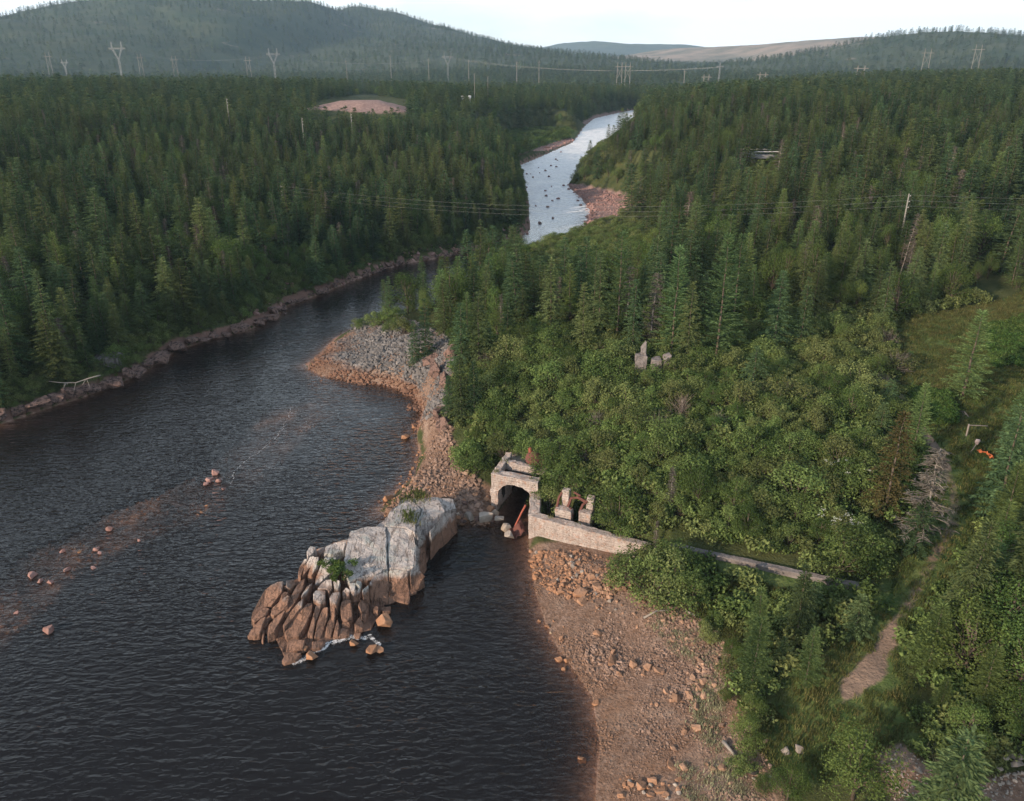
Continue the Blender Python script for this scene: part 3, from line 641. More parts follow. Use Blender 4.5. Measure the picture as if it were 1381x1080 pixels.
for k, (x, y, h, w) in enumerate([(1250,905,5.2,1.2),(1296,915,6,1.3),(1345,885,6.5,1.3),(1320,960,5,1.2),(1372,940,5.6,1.3),(1300,1008,3.4,1.2),(1295,850,5.2,1.2),(1375,1000,4,1.3),(1350,800,5.6,1.2),(1265,965,3.0,1.1)]):
    single('larch' if k % 3 == 0 else 'birch', x, y, h, ['pale green larch in the grove beside the bare dirt patch', 'leafy broad green tree in the grove beside the bare dirt patch'][k % 3 != 0], w, k, ['larches of the grove by the dirt patch', 'leafy trees of the grove by the dirt patch'][k % 3 != 0])
for k, (x, y, h) in enumerate([(965,490,15),(905,482,13.5),(832,462,14),(852,480,9.5),(785,478,9),(742,452,10.5),(1042,475,10),(1078,470,9),(925,492,10),(708,430,10),(800,440,11),(880,440,12),(988,440,12),(660,420,9),(760,420,11)]):
    single('larch' if k in (0, 1, 2, 10, 12) else 'spruce', x, y, h, ['dark spruce in the stand behind the standing concrete stubs', 'tall pale green larch in the stand behind the standing concrete stubs'][k in (0, 1, 2, 10, 12)], .85, k, ['spruces behind the standing stubs', 'larches behind the standing stubs'][k in (0, 1, 2, 10, 12)])
for k, (x, y, h) in enumerate([(622,565,7.5),(640,560,6.5),(606,560,5.),(575,480,8),(560,490,6),(600,450,8)]):
    single('spruce', x, y, h, 'dark spruce on the bank between the rubble spit and the cove', .95, k, 'spruces above the rubble spit')
for k, (x, y, h) in enumerate([(488,441,1.8),(505,438,2.4),(520,436,2.6),(536,440,2.8),(545,450,2.6),(528,447,1.8)]):
    single('alder', x, y, h, 'green alder bush on the crest of the grey rubble spit', 1.3, k, 'alder bushes on the rubble spit')
for k, (x, y, h) in enumerate([(845,785,3.2),(875,800,3.6),(905,806,3.6),(930,822,3.0),(868,775,3.2),(905,782,3.2)]):
    single('alder', x, y, h, 'dense alder bush growing against the front of the wing wall end', 1.15, k, 'alder bushes before the wing wall')

for k, (x, y, h, w) in enumerate([(1372,655,8,1.2),(1350,722,6.5,1.1),(1385,720,8,1.2),(1338,768,6,1.1),(1368,600,6.5,1.1),(1325,820,5.5,1.1)]):
    single('larch', x, y, h, 'soft pale green larch lining the clearing past the orange cloth', w, k, 'larches lining the clearing')
for k, (x, y, h) in enumerate([(955,858,1.3),(985,885,1.6),(990,915,1.5),(978,945,1.1),(1000,1040,1.2),(1030,1068,1.4),(965,842,1.2),(1002,900,1.9)]):
    single('birch' if k % 2 else 'alder', x, y, h, ['low alder shrub creeping onto the top of the gravel beach', 'low bright shrub creeping onto the top of the gravel beach'][k % 2], 1.4, k, ['alder shrubs on the beach top', 'bright shrubs on the beach top'][k % 2])
# --- the forest and thickets: where plants stand
CAND = []
def sector(r0, r1, cell, amax=42):
    n = int(2 * r1 / cell); xs = np.arange(-r1 * .72, r1 * .72, cell); yy = np.arange(20, r1, cell); X, Y = np.meshgrid(xs, yy); P = np.stack([X.ravel(), Y.ravel()], 1)
    P = P + RNG.uniform(-.46, .46, P.shape) * cell; r = np.hypot(P[:, 0], P[:, 1]); an = np.abs(np.degrees(np.arctan2(P[:, 0], P[:, 1])))
    return P[(r >= r0) & (r < r1) & (an < amax)]
T = np.array(TAKEN)
OPEN = [BEACH, COVE, SPITP, CLEAR, LOWGRASS, PATCH, BAR, BAR2, BAR3, MEADOW, QUARRY]
INTAKE = np.array([(-3.5, 70), (-2.6, 65.5), (1.0, 60.5), (11.5, 54.5), (27.5, 45.6), (28.5, 49.4), (12, 57.6), (8.8, 60.0), (8.0, 63.2), (4.0, 64.8), (4.8, 68.6), (1.0, 72.6)])
RAPIDS = np.array([(704,308),(700,240),(690,218),(735,200),(768,188),(783,166),(800,154),(862,143),(858,155),(835,170),(800,187),(778,207),(770,226),(765,248),(800,252),(885,286),(860,298),(800,298),(770,320),(720,322)], float)
PITVIEW = np.array([(404,137),(440,127),(490,121),(550,127),(550,136),(480,138)], float); SHEDVIEW = np.array([(614,130),(650,130),(650,145),(614,145)], float); ROADVIEW = np.array([(1008,201),(1056,201),(1056,217),(1008,217)], float)
STUBS = np.array([G(*q)[:2] for q in [(850,512,7.5),(905,512,7.5),(905,498,7.5),(850,498,7.5)]])
def free(P, mar=0.):
    z, d = height(P); ok = d > 1.0 + mar
    for V_ in OPEN: ok &= ~inside(P, V_)
    ok &= ~inside(P, INTAKE) & ~inside(P, STUBS)
    far_ = np.hypot(P[:, 0], P[:, 1]) > 215                # keep the banks open where the rapids show
    rd_ = np.hypot(P[:, 0], P[:, 1])
    for hh_, lo_, hi_ in ((3., 120, 9e9), (6., 120, 9e9), (9., 120, 250), (12., 120, 240)):
        a_, b_, _d = PX((P[:, 0], P[:, 1], z + hh_)); q_ = np.stack([a_, b_], 1); ok &= ~((rd_ > lo_) & (rd_ < hi_) & inside(q_, RAPIDS)); ok &= ~((rd_ > 180) & (inside(q_, PITVIEW) | ((rd_ < 345) & inside(q_, SHEDVIEW)) | ((rd_ < 250) & inside(q_, ROADVIEW))))
    for Lr, w in ((TRAIL, 1.3), (LANE, 2.2), (DIRT, 2.5)): ok &= line_dist(P, Lr) > w
    for x, y, r in TAKEN: ok &= np.hypot(P[:, 0] - x, P[:, 1] - y) > r
    return ok, z, d
def labelled(key, x, y):
    q = 'across the river' if (x < -20 or y > 250) else ''
    side = 0 if (y > 60 and SD_left(x, y)) else 1
    return side
LB = np.array([tuple(GR(*p)[:2]) for p in left_px + up_left]); 
def SD_left(x, y):                                   # true on the far bank: left of the river as it flows to the camera
    i = np.argmin(np.hypot(LB[:, 0] - x, LB[:, 1] - y)); a, b = LB[max(i - 1, 0)], LB[min(i + 1, len(LB) - 1)]
    return (b[0] - a[0]) * (y - a[1]) - (b[1] - a[1]) * (x - a[0]) > 0

stuffP = {k: [] for k in ('spruce', 'larch', 'dead', 'birch', 'alder')}
def alder_where(x, y, d):
    lw_ = line_dist(np.array([[x, y]]), np.array([(12.5, 56), (19, 52), (26, 48.5)]))[0]; tr_ = line_dist(np.array([[x, y]]), np.concatenate([TRAIL, LANE]))[0]; sb_ = math.hypot(x - 15.5, y - 83)
    if lw_ < 5: return 'green alder bush along the uphill side of the long low wall', 'alders along the low wall'
    if math.hypot(x - 3.5, y - 68) < 8: return 'green alder bush crowding the hill just above the tunnel arch', 'alders above the arch'
    if sb_ < 9: return 'green alder bush close round the standing concrete stubs', 'alders round the stubs'
    if tr_ < 7: return 'green alder bush at the thicket edge beside the grassy trail', 'alders beside the trail'
    if d < 13 and x < 12: return 'green alder bush on the slope above the stony cove', 'alders above the cove'
    return 'rounded alder bush deep inside the thicket between arch and trail', 'alders deep in the thicket'
def tree_where(key, side, x, y, d):
    lab, gp = LAB[(key, side)]
    if side == 1 and d < 14: return lab.replace('in the dense forest on the far river bank', 'in the front row above the far shore ledge').replace('in the spruce forest on the far river bank', 'in the front row above the far shore ledge').replace('in the forest on the far river bank', 'in the front row above the far shore ledge'), gp + ', front row'
    if side == 0 and math.hypot(x - 95, y - 190) < 32: return lab.rsplit(' in the woods', 1)[0] + ' in the woods close round the pale utility pole', gp + ', near the pole'
    if side == 0 and d < 16: return lab.rsplit(' in the woods', 1)[0] + ' on the wooded bank facing the dark river pool', gp + ', on the bank'
    if side == 0 and y < 62: return lab.rsplit(' in the woods', 1)[0] + ' in the grove between dirt patch and gravel patch', gp + ', in the grove'
    return lab, gp
# thicket of alder
P = sector(45, 130, 2.15); P = P[inside(P, THICKET)]; ok, z, d = free(P); P, z, d = P[ok], z[ok], d[ok]
order = np.argsort(np.hypot(P[:, 0], P[:, 1])); n_al = 0
for i in order:
    x, y = P[i]; u = random.random(); dep = np.hypot(x, y); h = random.choice((random.uniform(1.7, 2.6), random.uniform(2.2, 3.7))) * (0.8 if d[i] < 3 else 1)
    px, py, _ = PX((x, y, z[i] + 1.5))
    if u < .06: plant('twiggy', (x, y, z[i]), h * .95, 'leafless pale brown bush among the green alder thicket', 'bare bushes of the thicket'); continue
    if u < .085 and dep > 75: plant('young', (x, y, z[i]), h * 1.4, 'small dark spruce half hidden in the alder thicket', 'young spruces of the thicket'); continue
    if n_al < 285 and -30 < px < 1411:
        if u > .92: plant('birch', (x, y, z[i]), h * 1.1, 'fresh green leafy sapling among the olive alder thicket', 'saplings of the thicket', wide=1.3); continue
        plant('alder', (x, y, z[i]), h, *alder_where(x, y, d[i]), wide=random.uniform(.85, 1.45)); n_al += 1
    else: stuffP['alder'].append((x, y, z[i] - .1, h / 3., random.uniform(.95, 1.25)))
# forest
P = np.concatenate([sector(28, 330, 3.5)]); P = P[~inside(P, THICKET)]
ok, z, d = free(P, .5); P, z, d = P[ok], z[ok], d[ok]
dens = vnoise(P, 1 / 30., 11, 2); spn = vnoise(P, 1 / 22., 12, 3); rr_ = np.hypot(P[:, 0], P[:, 1]); order = np.argsort(rr_)
cnt = {}
LAB = {('spruce', 1): ('dark green spruce in the dense forest on the far river bank', 'spruces of the far bank'), ('spruce', 0): ('dark green spruce in the woods between the clearing and the power pole', 'spruces behind the clearing'),
       ('larch', 1): ('pale green larch in the dense forest on the far river bank', 'larches of the far bank'), ('larch', 0): ('pale green larch in the woods between the clearing and the power pole', 'larches behind the clearing'),
       ('birch', 1): ('bright leafy tree in the spruce forest on the far river bank', 'leafy trees of the far bank'), ('birch', 0): ('bright leafy tree in the woods around the clearing', 'leafy trees round the clearing'),
       ('dead', 1): ('bare grey dead tree in the forest on the far river bank', 'dead trees of the far bank'), ('dead', 0): ('bare grey dead tree in the woods behind the clearing', 'dead trees behind the clearing'),
       ('alder', 1): ('low green bush along the rocky shore of the far bank', 'bushes along the far shore'), ('alder', 0): ('low green bush in the open woods round the clearing', 'bushes round the clearing')}
CAPS = {'spruce': 275, 'larch': 120, 'birch': 130, 'dead': 90, 'alder': 0}
for i in order:
    x, y = P[i]; r = rr_[i]; left = SD_left(x, y) and y > 60; u = random.random(); nearright = (not left) and r < 150
    if nearright: key = 'spruce' if u < .46 else 'larch' if u < .64 else 'birch' if u < .85 else 'alder' if u < .95 else 'dead'
    else:
        b = .17 + .40 * max(0, spn[i]); key = 'birch' if u < b else 'larch' if u < b + .08 else 'dead' if u < b + .15 else 'spruce'
    if d[i] < 3.2 and random.random() < (.5 if left else .85): key = 'alder'
    h = {'spruce': random.uniform(7.0, 12.5), 'larch': random.uniform(6.5, 11.), 'birch': random.uniform(4.2, 8.), 'dead': random.uniform(5.5, 10.), 'alder': random.uniform(1.8, 3.4)}[key]
    if nearright and key in ('spruce', 'larch'): h *= .9
    if d[i] < 7: h *= .8
    if random.random() < .22: h *= random.uniform(.5, .8)
    px, py, _ = PX((x, y, z[i] + h * .7)); vis = -25 < px < 1406 and py < 1110
    side = 1 if left else 0
    if vis and cnt.get(key, 0) < CAPS[key] and random.random() < {'spruce': .8, 'larch': .9, 'birch': .8, 'dead': 1, 'alder': 1}[key]:
        o = plant(key, (x, y, z[i]), h, *tree_where(key, side, x, y, d[i]), wide=random.uniform(.72, 1.25)); o.rotation_euler[0] = random.gauss(0, .05); o.rotation_euler[1] = random.gauss(0, .05); cnt[key] = cnt.get(key, 0) + 1
    else: stuffP[key].append((x, y, z[i] - .15, h / SPECIES[key][0][2], random.uniform(.72, 1.3)))
P = sector(118, 330, 2.4); zz_, dd_ = height(P); k = (dd_ > 1.) & ~inside(P, BAR) & ~inside(P, BAR2) & ~inside(P, SPITP) & ~inside(P, MEADOW); hit = np.zeros(len(P), bool)
for hh_ in (3., 6., 9.):
    a_, b_, _q = PX((P[:, 0], P[:, 1], zz_ + hh_)); hit |= inside(np.stack([a_, b_], 1), RAPIDS) | inside(np.stack([a_, b_], 1), ROADVIEW)
for (x, y), z_ in zip(P[k & hit], zz_[k & hit]): stuffP['alder'].append((x, y, z_ - .2, random.uniform(.3, .65), 1.5))
P = sector(60, 330, 1.35); zz_, dd_ = height(P); k = (dd_ > .5) & (dd_ < 4) & (P[:, 1] > 70)
for (x, y), z_, d_ in zip(P[k], zz_[k], dd_[k]):
    if SD_left(x, y) and random.random() < .8 * min(1, d_ / 1.5): stuffP['alder'].append((x, y, z_ - .2, random.uniform(.25, .3 + .12 * d_), 1.35))
P = sector(60, 330, 2.1); zz_, dd_ = height(P); k = (dd_ > .7) & (dd_ < 8) & (P[:, 1] > 70); P, zz_, dd_ = P[k], zz_[k], dd_[k]
for (x, y), z_, d_ in zip(P, zz_, dd_):
    if not SD_left(x, y): continue
    a_, b_, _q = PX((x, y, z_ + 3))
    if y > 215 and inside(np.array([[a_, b_]]), RAPIDS)[0]: continue
    u = random.random()
    if u < .55: stuffP['alder'].append((x, y, z_ - .2, random.uniform(.45, .95), 1.1))
    elif d_ > 2: stuffP['spruce'].append((x, y, z_ - .2, random.uniform(.35, .8), 1.1))
def do_scatter(name, label, cat, protos, rows, tilt=.05):
    if not rows: return
    A = np.array(rows); n = len(A); rot = np.stack([RNG.normal(0, tilt, n), RNG.normal(0, tilt, n), RNG.uniform(0, 6.283, n)], 1)
    return scatter(name, label, cat, protos, A[:, :3], np.stack([A[:, 3] * A[:, 4], A[:, 3] * A[:, 4], A[:, 3]], 1), rot, RNG.integers(0, len(protos), n))
do_scatter('spruce_forest', 'dense dark spruce forest spreading back from both river banks', 'forest', JOIN['spruce'], stuffP['spruce'])
do_scatter('larch_woods', 'pale larches mixed all through the spruce forest', 'forest', JOIN['larch'], stuffP['larch'])
do_scatter('dead_woods', 'grey dead trunks scattered all through the deeper forest', 'forest', JOIN['dead'], stuffP['dead'])
do_scatter('leafy_woods', 'brighter leafy trees mixed through the deeper spruce forest', 'forest', JOIN['birch'], stuffP['birch'])
do_scatter('shore_scrub', 'low green scrub along the river banks and under the trees', 'scrub', JOIN['alder'], stuffP['alder'])
# farther woods
P = sector(330, 820, 5.0); ok, z, d = free(P, 2); P, z = P[ok], z[ok]; s = vnoise(P, 1 / 60., 14, 3); hh = RNG.uniform(.5, 1.15, len(P)); ww = RNG.uniform(.95, 1.3, len(P)); k = (RNG.random(len(P)) < .12 + .4 * np.maximum(0, s))
do_scatter('valley_forest', 'spruce forest filling the middle of the valley', 'forest', LOD_SPRUCE, np.column_stack([P, z - .2, hh, ww])[~k].tolist())
do_scatter('valley_leafy_woods', 'lighter leafy woods in the middle of the valley', 'forest', LOD_BIRCH, np.column_stack([P, z - .2, hh * .95, ww])[k].tolist())
Q = [sector(820, 1600, 8.5), sector(1600, 3000, 15.)]; P = np.concatenate(Q); z, d = height(P); s = vnoise(P, 1 / 130., 15, 3); r = np.hypot(P[:, 0], P[:, 1]); corr = np.exp(-((r - 1150) / 190) ** 2)
k = (RNG.random(len(P)) < np.clip((.98 + s * .55 - corr * .72) * np.where(r > 1600, .6, 1.), 0, 1)) & (d > 3); P, z, r = P[k], z[k], r[k]
do_scatter('hillside_forest', 'distant spruce forest covering the hill slopes', 'forest', FAR_SPRUCE, np.column_stack([P, z - .2, RNG.uniform(.6, 1.1, len(P)) * np.where(r > 1600, 1.15, 1), RNG.uniform(1., 1.5, len(P))]).tolist())
# meadow scrub upstream
P = sector(330, 700, 3.2); P = P[inside(P, MEADOW)]; z, d = height(P); k = d > 3; P, z = P[k], z[k]
do_scatter('meadow_scrub', 'bright low scrub on the open bank beside the rapids', 'scrub', [lod_mesh('scrub', *leafy(770, rx=1.8, h=2., lobes=12, per=26, leaf=.36)[:2], M['birch'])], np.column_stack([P, z - .1, RNG.uniform(.6, 1.2, len(P)), RNG.uniform(.9, 1.3, len(P))]).tolist())

# ------------------------------------------------------------------ stones
def rock_mesh(name, seed, mat, n=15, flat=.72, cube=.75):
    R = random.Random(seed); bm = bmesh.new()
    for i in range(n):
        v = Vector((R.gauss(0, 1), R.gauss(0, 1), R.gauss(0, 1))).normalized(); m = max(abs(q) for q in v); v = v * (1 - cube + cube / m) * R.uniform(.78, 1.0)
        bm.verts.new((v.x * .5, v.y * .5 * R.uniform(.85, 1.05), v.z * .5 * flat))
    r = bmesh.ops.convex_hull(bm, input=bm.verts); bmesh.ops.delete(bm, geom=[g for g in r['geom_interior'] if isinstance(g, bmesh.types.BMVert)], context='VERTS')
    bmesh.ops.dissolve_limit(bm, angle_limit=.28, verts=bm.verts, edges=bm.edges)
    bmesh.ops.bevel(bm, geom=list(bm.edges), offset=.018, segments=1, affect='EDGES', clamp_overlap=True)
    return me_bm(name, bm, mat)
ROCKS = {k: [rock_mesh('stone', 10 * j + i, M[m]) for i in range(7)] for j, (k, m) in enumerate([('boulder', 'boulder'), ('pale', 'pale_boulder'), ('rubble', 'rubble'), ('pink', 'pink_stone'), ('bank', 'bank_rock'), ('gravel', 'gravel')])}
def boulder(kind, loc, size, label, group=None, name='boulder', sink=.22, var=None, rot=None, cat='boulder'):
    pm = ROCKS[kind][random.randrange(7) if var is None else var]
    o = mesh_obj(name, pm); sx, sy, sz = size if isinstance(size, tuple) else (size * random.uniform(.8, 1.25), size * random.uniform(.75, 1.1), size * random.uniform(.8, 1.1))
    o.scale = (sx, sy, sz); o.location = (loc[0], loc[1], loc[2] + sz * (.36 - sink)); o.rotation_euler = rot or (random.uniform(-.25, .25), random.uniform(-.25, .25), random.random() * 6.28)
    return tag(o, label, cat, group)

# --- the fractured granite point: traced blocks, each with its own height and body below the water
SPIT_Z = np.array([(332,857,.12),(345,838,.5),(385,880,.2),(380,895,.1),(440,862,.25),(470,855,.25),(500,845,.15),(380,785,1.7),(345,825,.8),(420,735,2.1),(405,775,1.2),(440,745,2.5),(425,800,1.7),(415,815,1.5),(385,850,.7),
 (450,805,1.6),(470,830,.9),(440,835,.9),(480,790,2.0),(460,770,2.3),(490,810,1.1),(500,800,1.0),(470,720,2.8),(520,712,3.0),(558,715,3.0),(560,762,2.2),(530,768,2.0),(500,780,1.9),(475,770,2.2),(550,818,.2),(500,812,.3),
 (520,705,2.7),(550,675,2.5),(580,672,2.7),(615,672,2.5),(600,690,2.7),(580,710,2.9),(612,704,.7),(590,738,.4),(575,762,.4),(565,805,.1),(530,812,.2)], float)
def spit_z(px, py):
    w = 1 / ((SPIT_Z[:, 0] - px) ** 2 + (SPIT_Z[:, 1] - py) ** 2 + 14) ** 1.8
    return float((w * SPIT_Z[:, 2]).sum() / w.sum())
def z1(l): return [(325 + x / 6, 725 + y / 6) for x, y in l]
def z2(l): return [(440 + x / 5.14, 690 + y / 5.14) for x, y in l]
def z3(l): return [(500 + x / 6.277, 640 + y / 6.277) for x, y in l]
BLOCKS = [z1(l) for l in [
 [(355,335),(345,420),(250,550),(185,560),(100,640),(70,670),(80,610),(190,420),(240,372),(300,345)],[(240,570),(210,615),(100,690),(78,665),(150,580),(200,550)],[(215,625),(150,780),(100,805),(42,800),(70,750),(160,650)],
 [(255,640),(190,730),(175,720),(200,650),(230,620)],[(195,735),(180,845),(163,840),(172,740)],[(405,465),(385,540),(330,590),(260,640),(230,625),(240,570),(330,500),(380,455)],[(370,570),(300,700),(270,760),(205,800),(220,700),(300,620)],
 [(530,310),(510,400),(440,520),(370,640),(345,660),(360,590),(400,480),(440,400),(480,340)],[(580,355),(545,420),(500,470),(480,480),(530,390)],[(515,475),(500,550),(400,660),(340,740),(330,710),(380,620),(460,530)],
 [(590,515),(580,590),(540,690),(470,800),(360,830),(338,770),(420,650),(500,570),(540,520)],[(655,535),(640,590),(600,700),(575,820),(530,790),(560,700),(590,590),(610,540)],[(710,550),(705,640),(670,760),(640,815),(585,815),(610,690),(650,590),(670,555)],
 [(770,545),(760,690),(730,810),(668,815),(690,720),(715,640),(720,545)],[(800,700),(785,800),(740,805),(760,720),(780,650)],[(690,420),(685,500),(640,520),(580,505),(578,450),(600,420)],[(740,330),(745,420),(710,455),(690,415),(612,415),(640,375),(690,335)],
 [(805,345),(790,415),(750,430),(745,350),(770,330)],[(808,430),(790,490),(770,540),(720,520),(710,480),(740,440)],[(885,420),(870,490),(820,490),(815,430),(850,395)],[(900,495),(905,640),(860,675),(810,665),(800,600),(805,520),(830,490)],
 [(885,680),(845,720),(810,715),(815,680)],[(880,735),(885,790),(785,810),(790,740),(810,720)],[(530,825),(510,895),(380,925),(355,930),(375,830),(420,815)],[(690,830),(650,890),(570,900),(570,835)],[(500,925),(450,980),(345,1020),(320,1000),(350,945),(400,920)],
 [(615,75),(590,120),(530,155),(525,110),(560,60)],[(540,165),(510,240),(480,325),(455,310),(470,240),(515,165)],[(600,140),(560,240),(500,310),(490,320),(510,240),(560,150)],[(635,150),(620,220),(570,310),(530,310),(560,230),(590,150)],
 [(785,150),(780,230),(720,290),(640,370),(590,390),(600,320),(640,230),(680,150)],[(860,25),(840,110),(740,140),(660,130),(680,70),(760,35)],[(420,330),(450,370),(400,420),(360,400),(360,340)],[(350,430),(395,440),(330,495),(300,520),(330,460)]]]
BLOCKS += [z2(l) for l in [[(240,600),(300,640),(295,690),(240,700),(215,650)],[(290,700),(265,765),(240,730),(240,705)],[(235,720),(262,780),(255,810),(195,815),(190,780)],[(245,835),(235,870),(195,870),(185,840)],[(235,525),(255,560),(240,590),(200,585),(180,590),(195,540)],
 [(205,490),(200,540),(165,550),(155,490)],[(250,480),(230,520),(200,500),(210,470)],[(320,640),(365,655),(360,690),(325,680)],[(375,660),(450,650),(450,690),(390,695)],[(295,500),(300,600),(250,600),(245,540)]]]
SLABS = [z2([(165,130),(280,95),(420,100),(420,240),(430,392),(335,440),(260,450),(150,480),(115,390),(130,270),(150,190)]),z2([(420,100),(540,115),(615,130),(615,220),(610,380),(570,408),(430,392),(420,240)]),
 z2([(335,440),(430,390),(440,615),(300,615),(295,500)]),z2([(430,392),(570,410),(580,530),(450,560),(440,600)]),z2([(450,560),(580,530),(585,600),(570,640),(460,610)]),z2([(615,220),(640,250),(690,240),(690,330),(670,400),(640,395),(610,380)]),z2([(610,380),(670,400),(680,450),(650,520),(585,520),(575,410)]),
 z3([(110,430),(160,310),(260,240),(340,200),(430,290),(390,400),(380,500),(290,450)]),z3([(340,200),(560,190),(700,200),(730,280),(720,310),(630,320),(500,480),(495,560),(400,600),(380,500),(390,400),(430,290)]),z3([(630,320),(720,310),(735,420),(600,560),(530,610),(500,560),(500,480)])]
def noise_disp(bm, amp, sc, seed):
    for v in bm.verts:
        n = mnoise.noise_vector(v.co * sc + Vector((seed, 0, 0))); v.co += n * amp + mnoise.noise_vector(v.co * sc * 3.1) * amp * .4
def block_mesh(name, pts, lift, mat, rounds, amp, shrink=.93, bev=.09, bottom=-1.6):
    W_ = [G(x, y, spit_z(x, y) + lift) for x, y in pts]; c = sum(W_, Vector()) / len(W_)
    bm = bmesh.new(); topv = [bm.verts.new(Vector((c.x + (q.x - c.x) * shrink, c.y + (q.y - c.y) * shrink, q.z))) for q in W_]
    low = [bm.verts.new(Vector((c.x + (q.x - c.x) * 1.06, c.y + (q.y - c.y) * 1.06, bottom))) for q in W_]; n = len(W_)
    f = bm.faces.new(topv); bm.faces.new(low[::-1])
    for i in range(n): bm.faces.new((topv[i], low[i], low[(i + 1) % n], topv[(i + 1) % n]))
    bmesh.ops.recalc_face_normals(bm, faces=bm.faces)
    ed = [e for e in bm.edges if e.verts[0] in topv or e.verts[1] in topv]
    bmesh.ops.bevel(bm, geom=ed, offset=bev, segments=1, affect='EDGES', clamp_overlap=True)
    bmesh.ops.triangulate(bm, faces=bm.faces)
    for _ in range(rounds):
        bmesh.ops.subdivide_edges(bm, edges=[e for e in bm.edges if e.calc_length() > .35], cuts=1); bmesh.ops.triangulate(bm, faces=bm.faces)
    noise_disp(bm, amp, .9, random.random() * 50)
    return me_bm(name, bm, mat)
spit = empty('granite_point', G(500, 790, 0)); tag(spit, 'fractured granite point of pale slabs and brown stained blocks jutting into the water', 'rock outcrop')
bpy.context.view_layer.update(); inv = spit.matrix_world.inverted()
def spart(name, me):
    me.transform(inv); return mesh_obj(name, me, spit)
for i, l in enumerate(BLOCKS): spart('block', block_mesh('block', l, random.uniform(-.1, .22), M['granite'], 2, .035, .90, .05))
for i, l in enumerate(SLABS): spart('slab', block_mesh('slab', l, random.uniform(-.08, .12), M['granite'], 4, .10, .975, .08))
# rock core under the blocks
bm = bmesh.new(); cpts = [(500,716),(420,742),(410,775),(372,800),(342,850),(370,856),(385,888),(450,862),(500,848),(520,815),(560,800),(578,755),(612,705),(615,678),(545,672)]
tv = [bm.verts.new(G(x, y, max(.1, spit_z(x, y) - .6))) for x, y in cpts]; lv = [bm.verts.new(Vector((v.co.x, v.co.y, -2))) for v in tv]; cv = [bm.verts.new(G(x, y, spit_z(x, y) - .65)) for x, y in [(460,790),(430,820),(520,750),(570,700)]]
r = bmesh.ops.convex_hull(bm, input=bm.verts[:]) if False else None
bm.faces.new(tv); 
for i in range(len(tv)): bm.faces.new((tv[i], tv[(i + 1) % len(tv)], lv[(i + 1) % len(tv)], lv[i]))
for v in cv: bm.verts.remove(v)
bmesh.ops.triangulate(bm, faces=bm.faces)
for _ in range(4): bmesh.ops.subdivide_edges(bm, edges=[e for e in bm.edges if e.calc_length() > .6], cuts=1); bmesh.ops.triangulate(bm, faces=bm.faces)
bmesh.ops.recalc_face_normals(bm, faces=bm.faces); noise_disp(bm, .2, .8, 3); spart('core', me_bm('core', bm, M['granite']))
def on_spit(x, y, dz=0): return G(x, y, spit_z(x, y) + dz)
for x, y, s_, lab in [(517.5,842,1.6,'orange brown boulder standing alone off the granite point'),(502,880,1.0,'small brown rock awash beyond the foam streak'),(512,878,.7,'little brown rock awash touching a bigger one'),(420,888,.8,'rounded brown rock at the end of the foam streak'),(412,876,.6,'small round stone wedged under the granite blocks'),(477,870,.7,'brown stone awash behind the foam streak')]:
    boulder('boulder', G(x, y, 0), s_, lab, sink=.1)
for k, (x, y, s_, kd) in enumerate([(634,699,1.35,'pale'),(657,704,1.7,'pale'),(674,702,1.0,'pale'),(682,714,1.3,'pale'),(687,724,1.1,'pale'),(625,704,.7,'bank')]):
    boulder(kd, G(x, y, .25), s_, ['pale upright boulder at the root of the granite point', 'broad pale boulder in front of the tunnel mouth', 'small rounded boulder at the dark edge of the tunnel mouth', 'pale boulder lying under the red pipe', 'half sunk boulder before the rusty sheet', 'dark rock at the root of the granite point'][k], sink=.12)

for k in range(34):
    x, y = random.uniform(612, 668), random.uniform(664, 703); q = on_ground(x, y); boulder(random.choice(('bank', 'boulder', 'pale')), (q.x, q.y, max(q.z, -.1)), random.uniform(.45, 1.05), 'tumbled rock in the pile joining the granite point to the arch', 'rocks joining point and arch')
# --- concrete tunnel intake
CI = empty('tunnel_intake', (0, 66, 0)); tag(CI, 'ruined concrete tunnel intake with dark arch and long wing wall', 'ruin'); bpy.context.view_layer.update(); CI_inv = CI.matrix_world.inverted()
def rough_prism(name, foot, z0, ztops, mat, amp=.11, bev=.05, rounds=4, parent=CI, pinv=CI_inv, edge_len=.32):
    bm = bmesh.new(); n = len(foot); zt = ztops if hasattr(ztops, '__len__') else [ztops] * n
    lo = [bm.verts.new((x, y, z0)) for x, y in foot]; hi = [bm.verts.new((x, y, z)) for (x, y), z in zip(foot, zt)]
    bm.faces.new(hi); bm.faces.new(lo[::-1])
    for i in range(n): bm.faces.new((lo[i], lo[(i + 1) % n], hi[(i + 1) % n], hi[i]))
    bmesh.ops.recalc_face_normals(bm, faces=bm.faces)
    bmesh.ops.bevel(bm, geom=list(bm.edges), offset=bev, segments=1, affect='EDGES', clamp_overlap=True); bmesh.ops.triangulate(bm, faces=bm.faces)
    for _ in range(rounds): bmesh.ops.subdivide_edges(bm, edges=[e for e in bm.edges if e.calc_length() > edge_len], cuts=1); bmesh.ops.triangulate(bm, faces=bm.faces)
    noise_disp(bm, amp, 1.4, random.random() * 40); me = me_bm(name, bm, mat); me.transform(pinv); return mesh_obj(name, me, parent)
A0 = Vector((-2.05, 66.85, 0)); al = Vector((.933, -.36, 0)); bk = Vector((.36, .933, 0))
def LP(s, b, z=0): q = A0 + al * s + bk * b; return Vector((q.x, q.y, z))
def LF(l): return [tuple(LP(s, b)[:2]) for s, b in l]
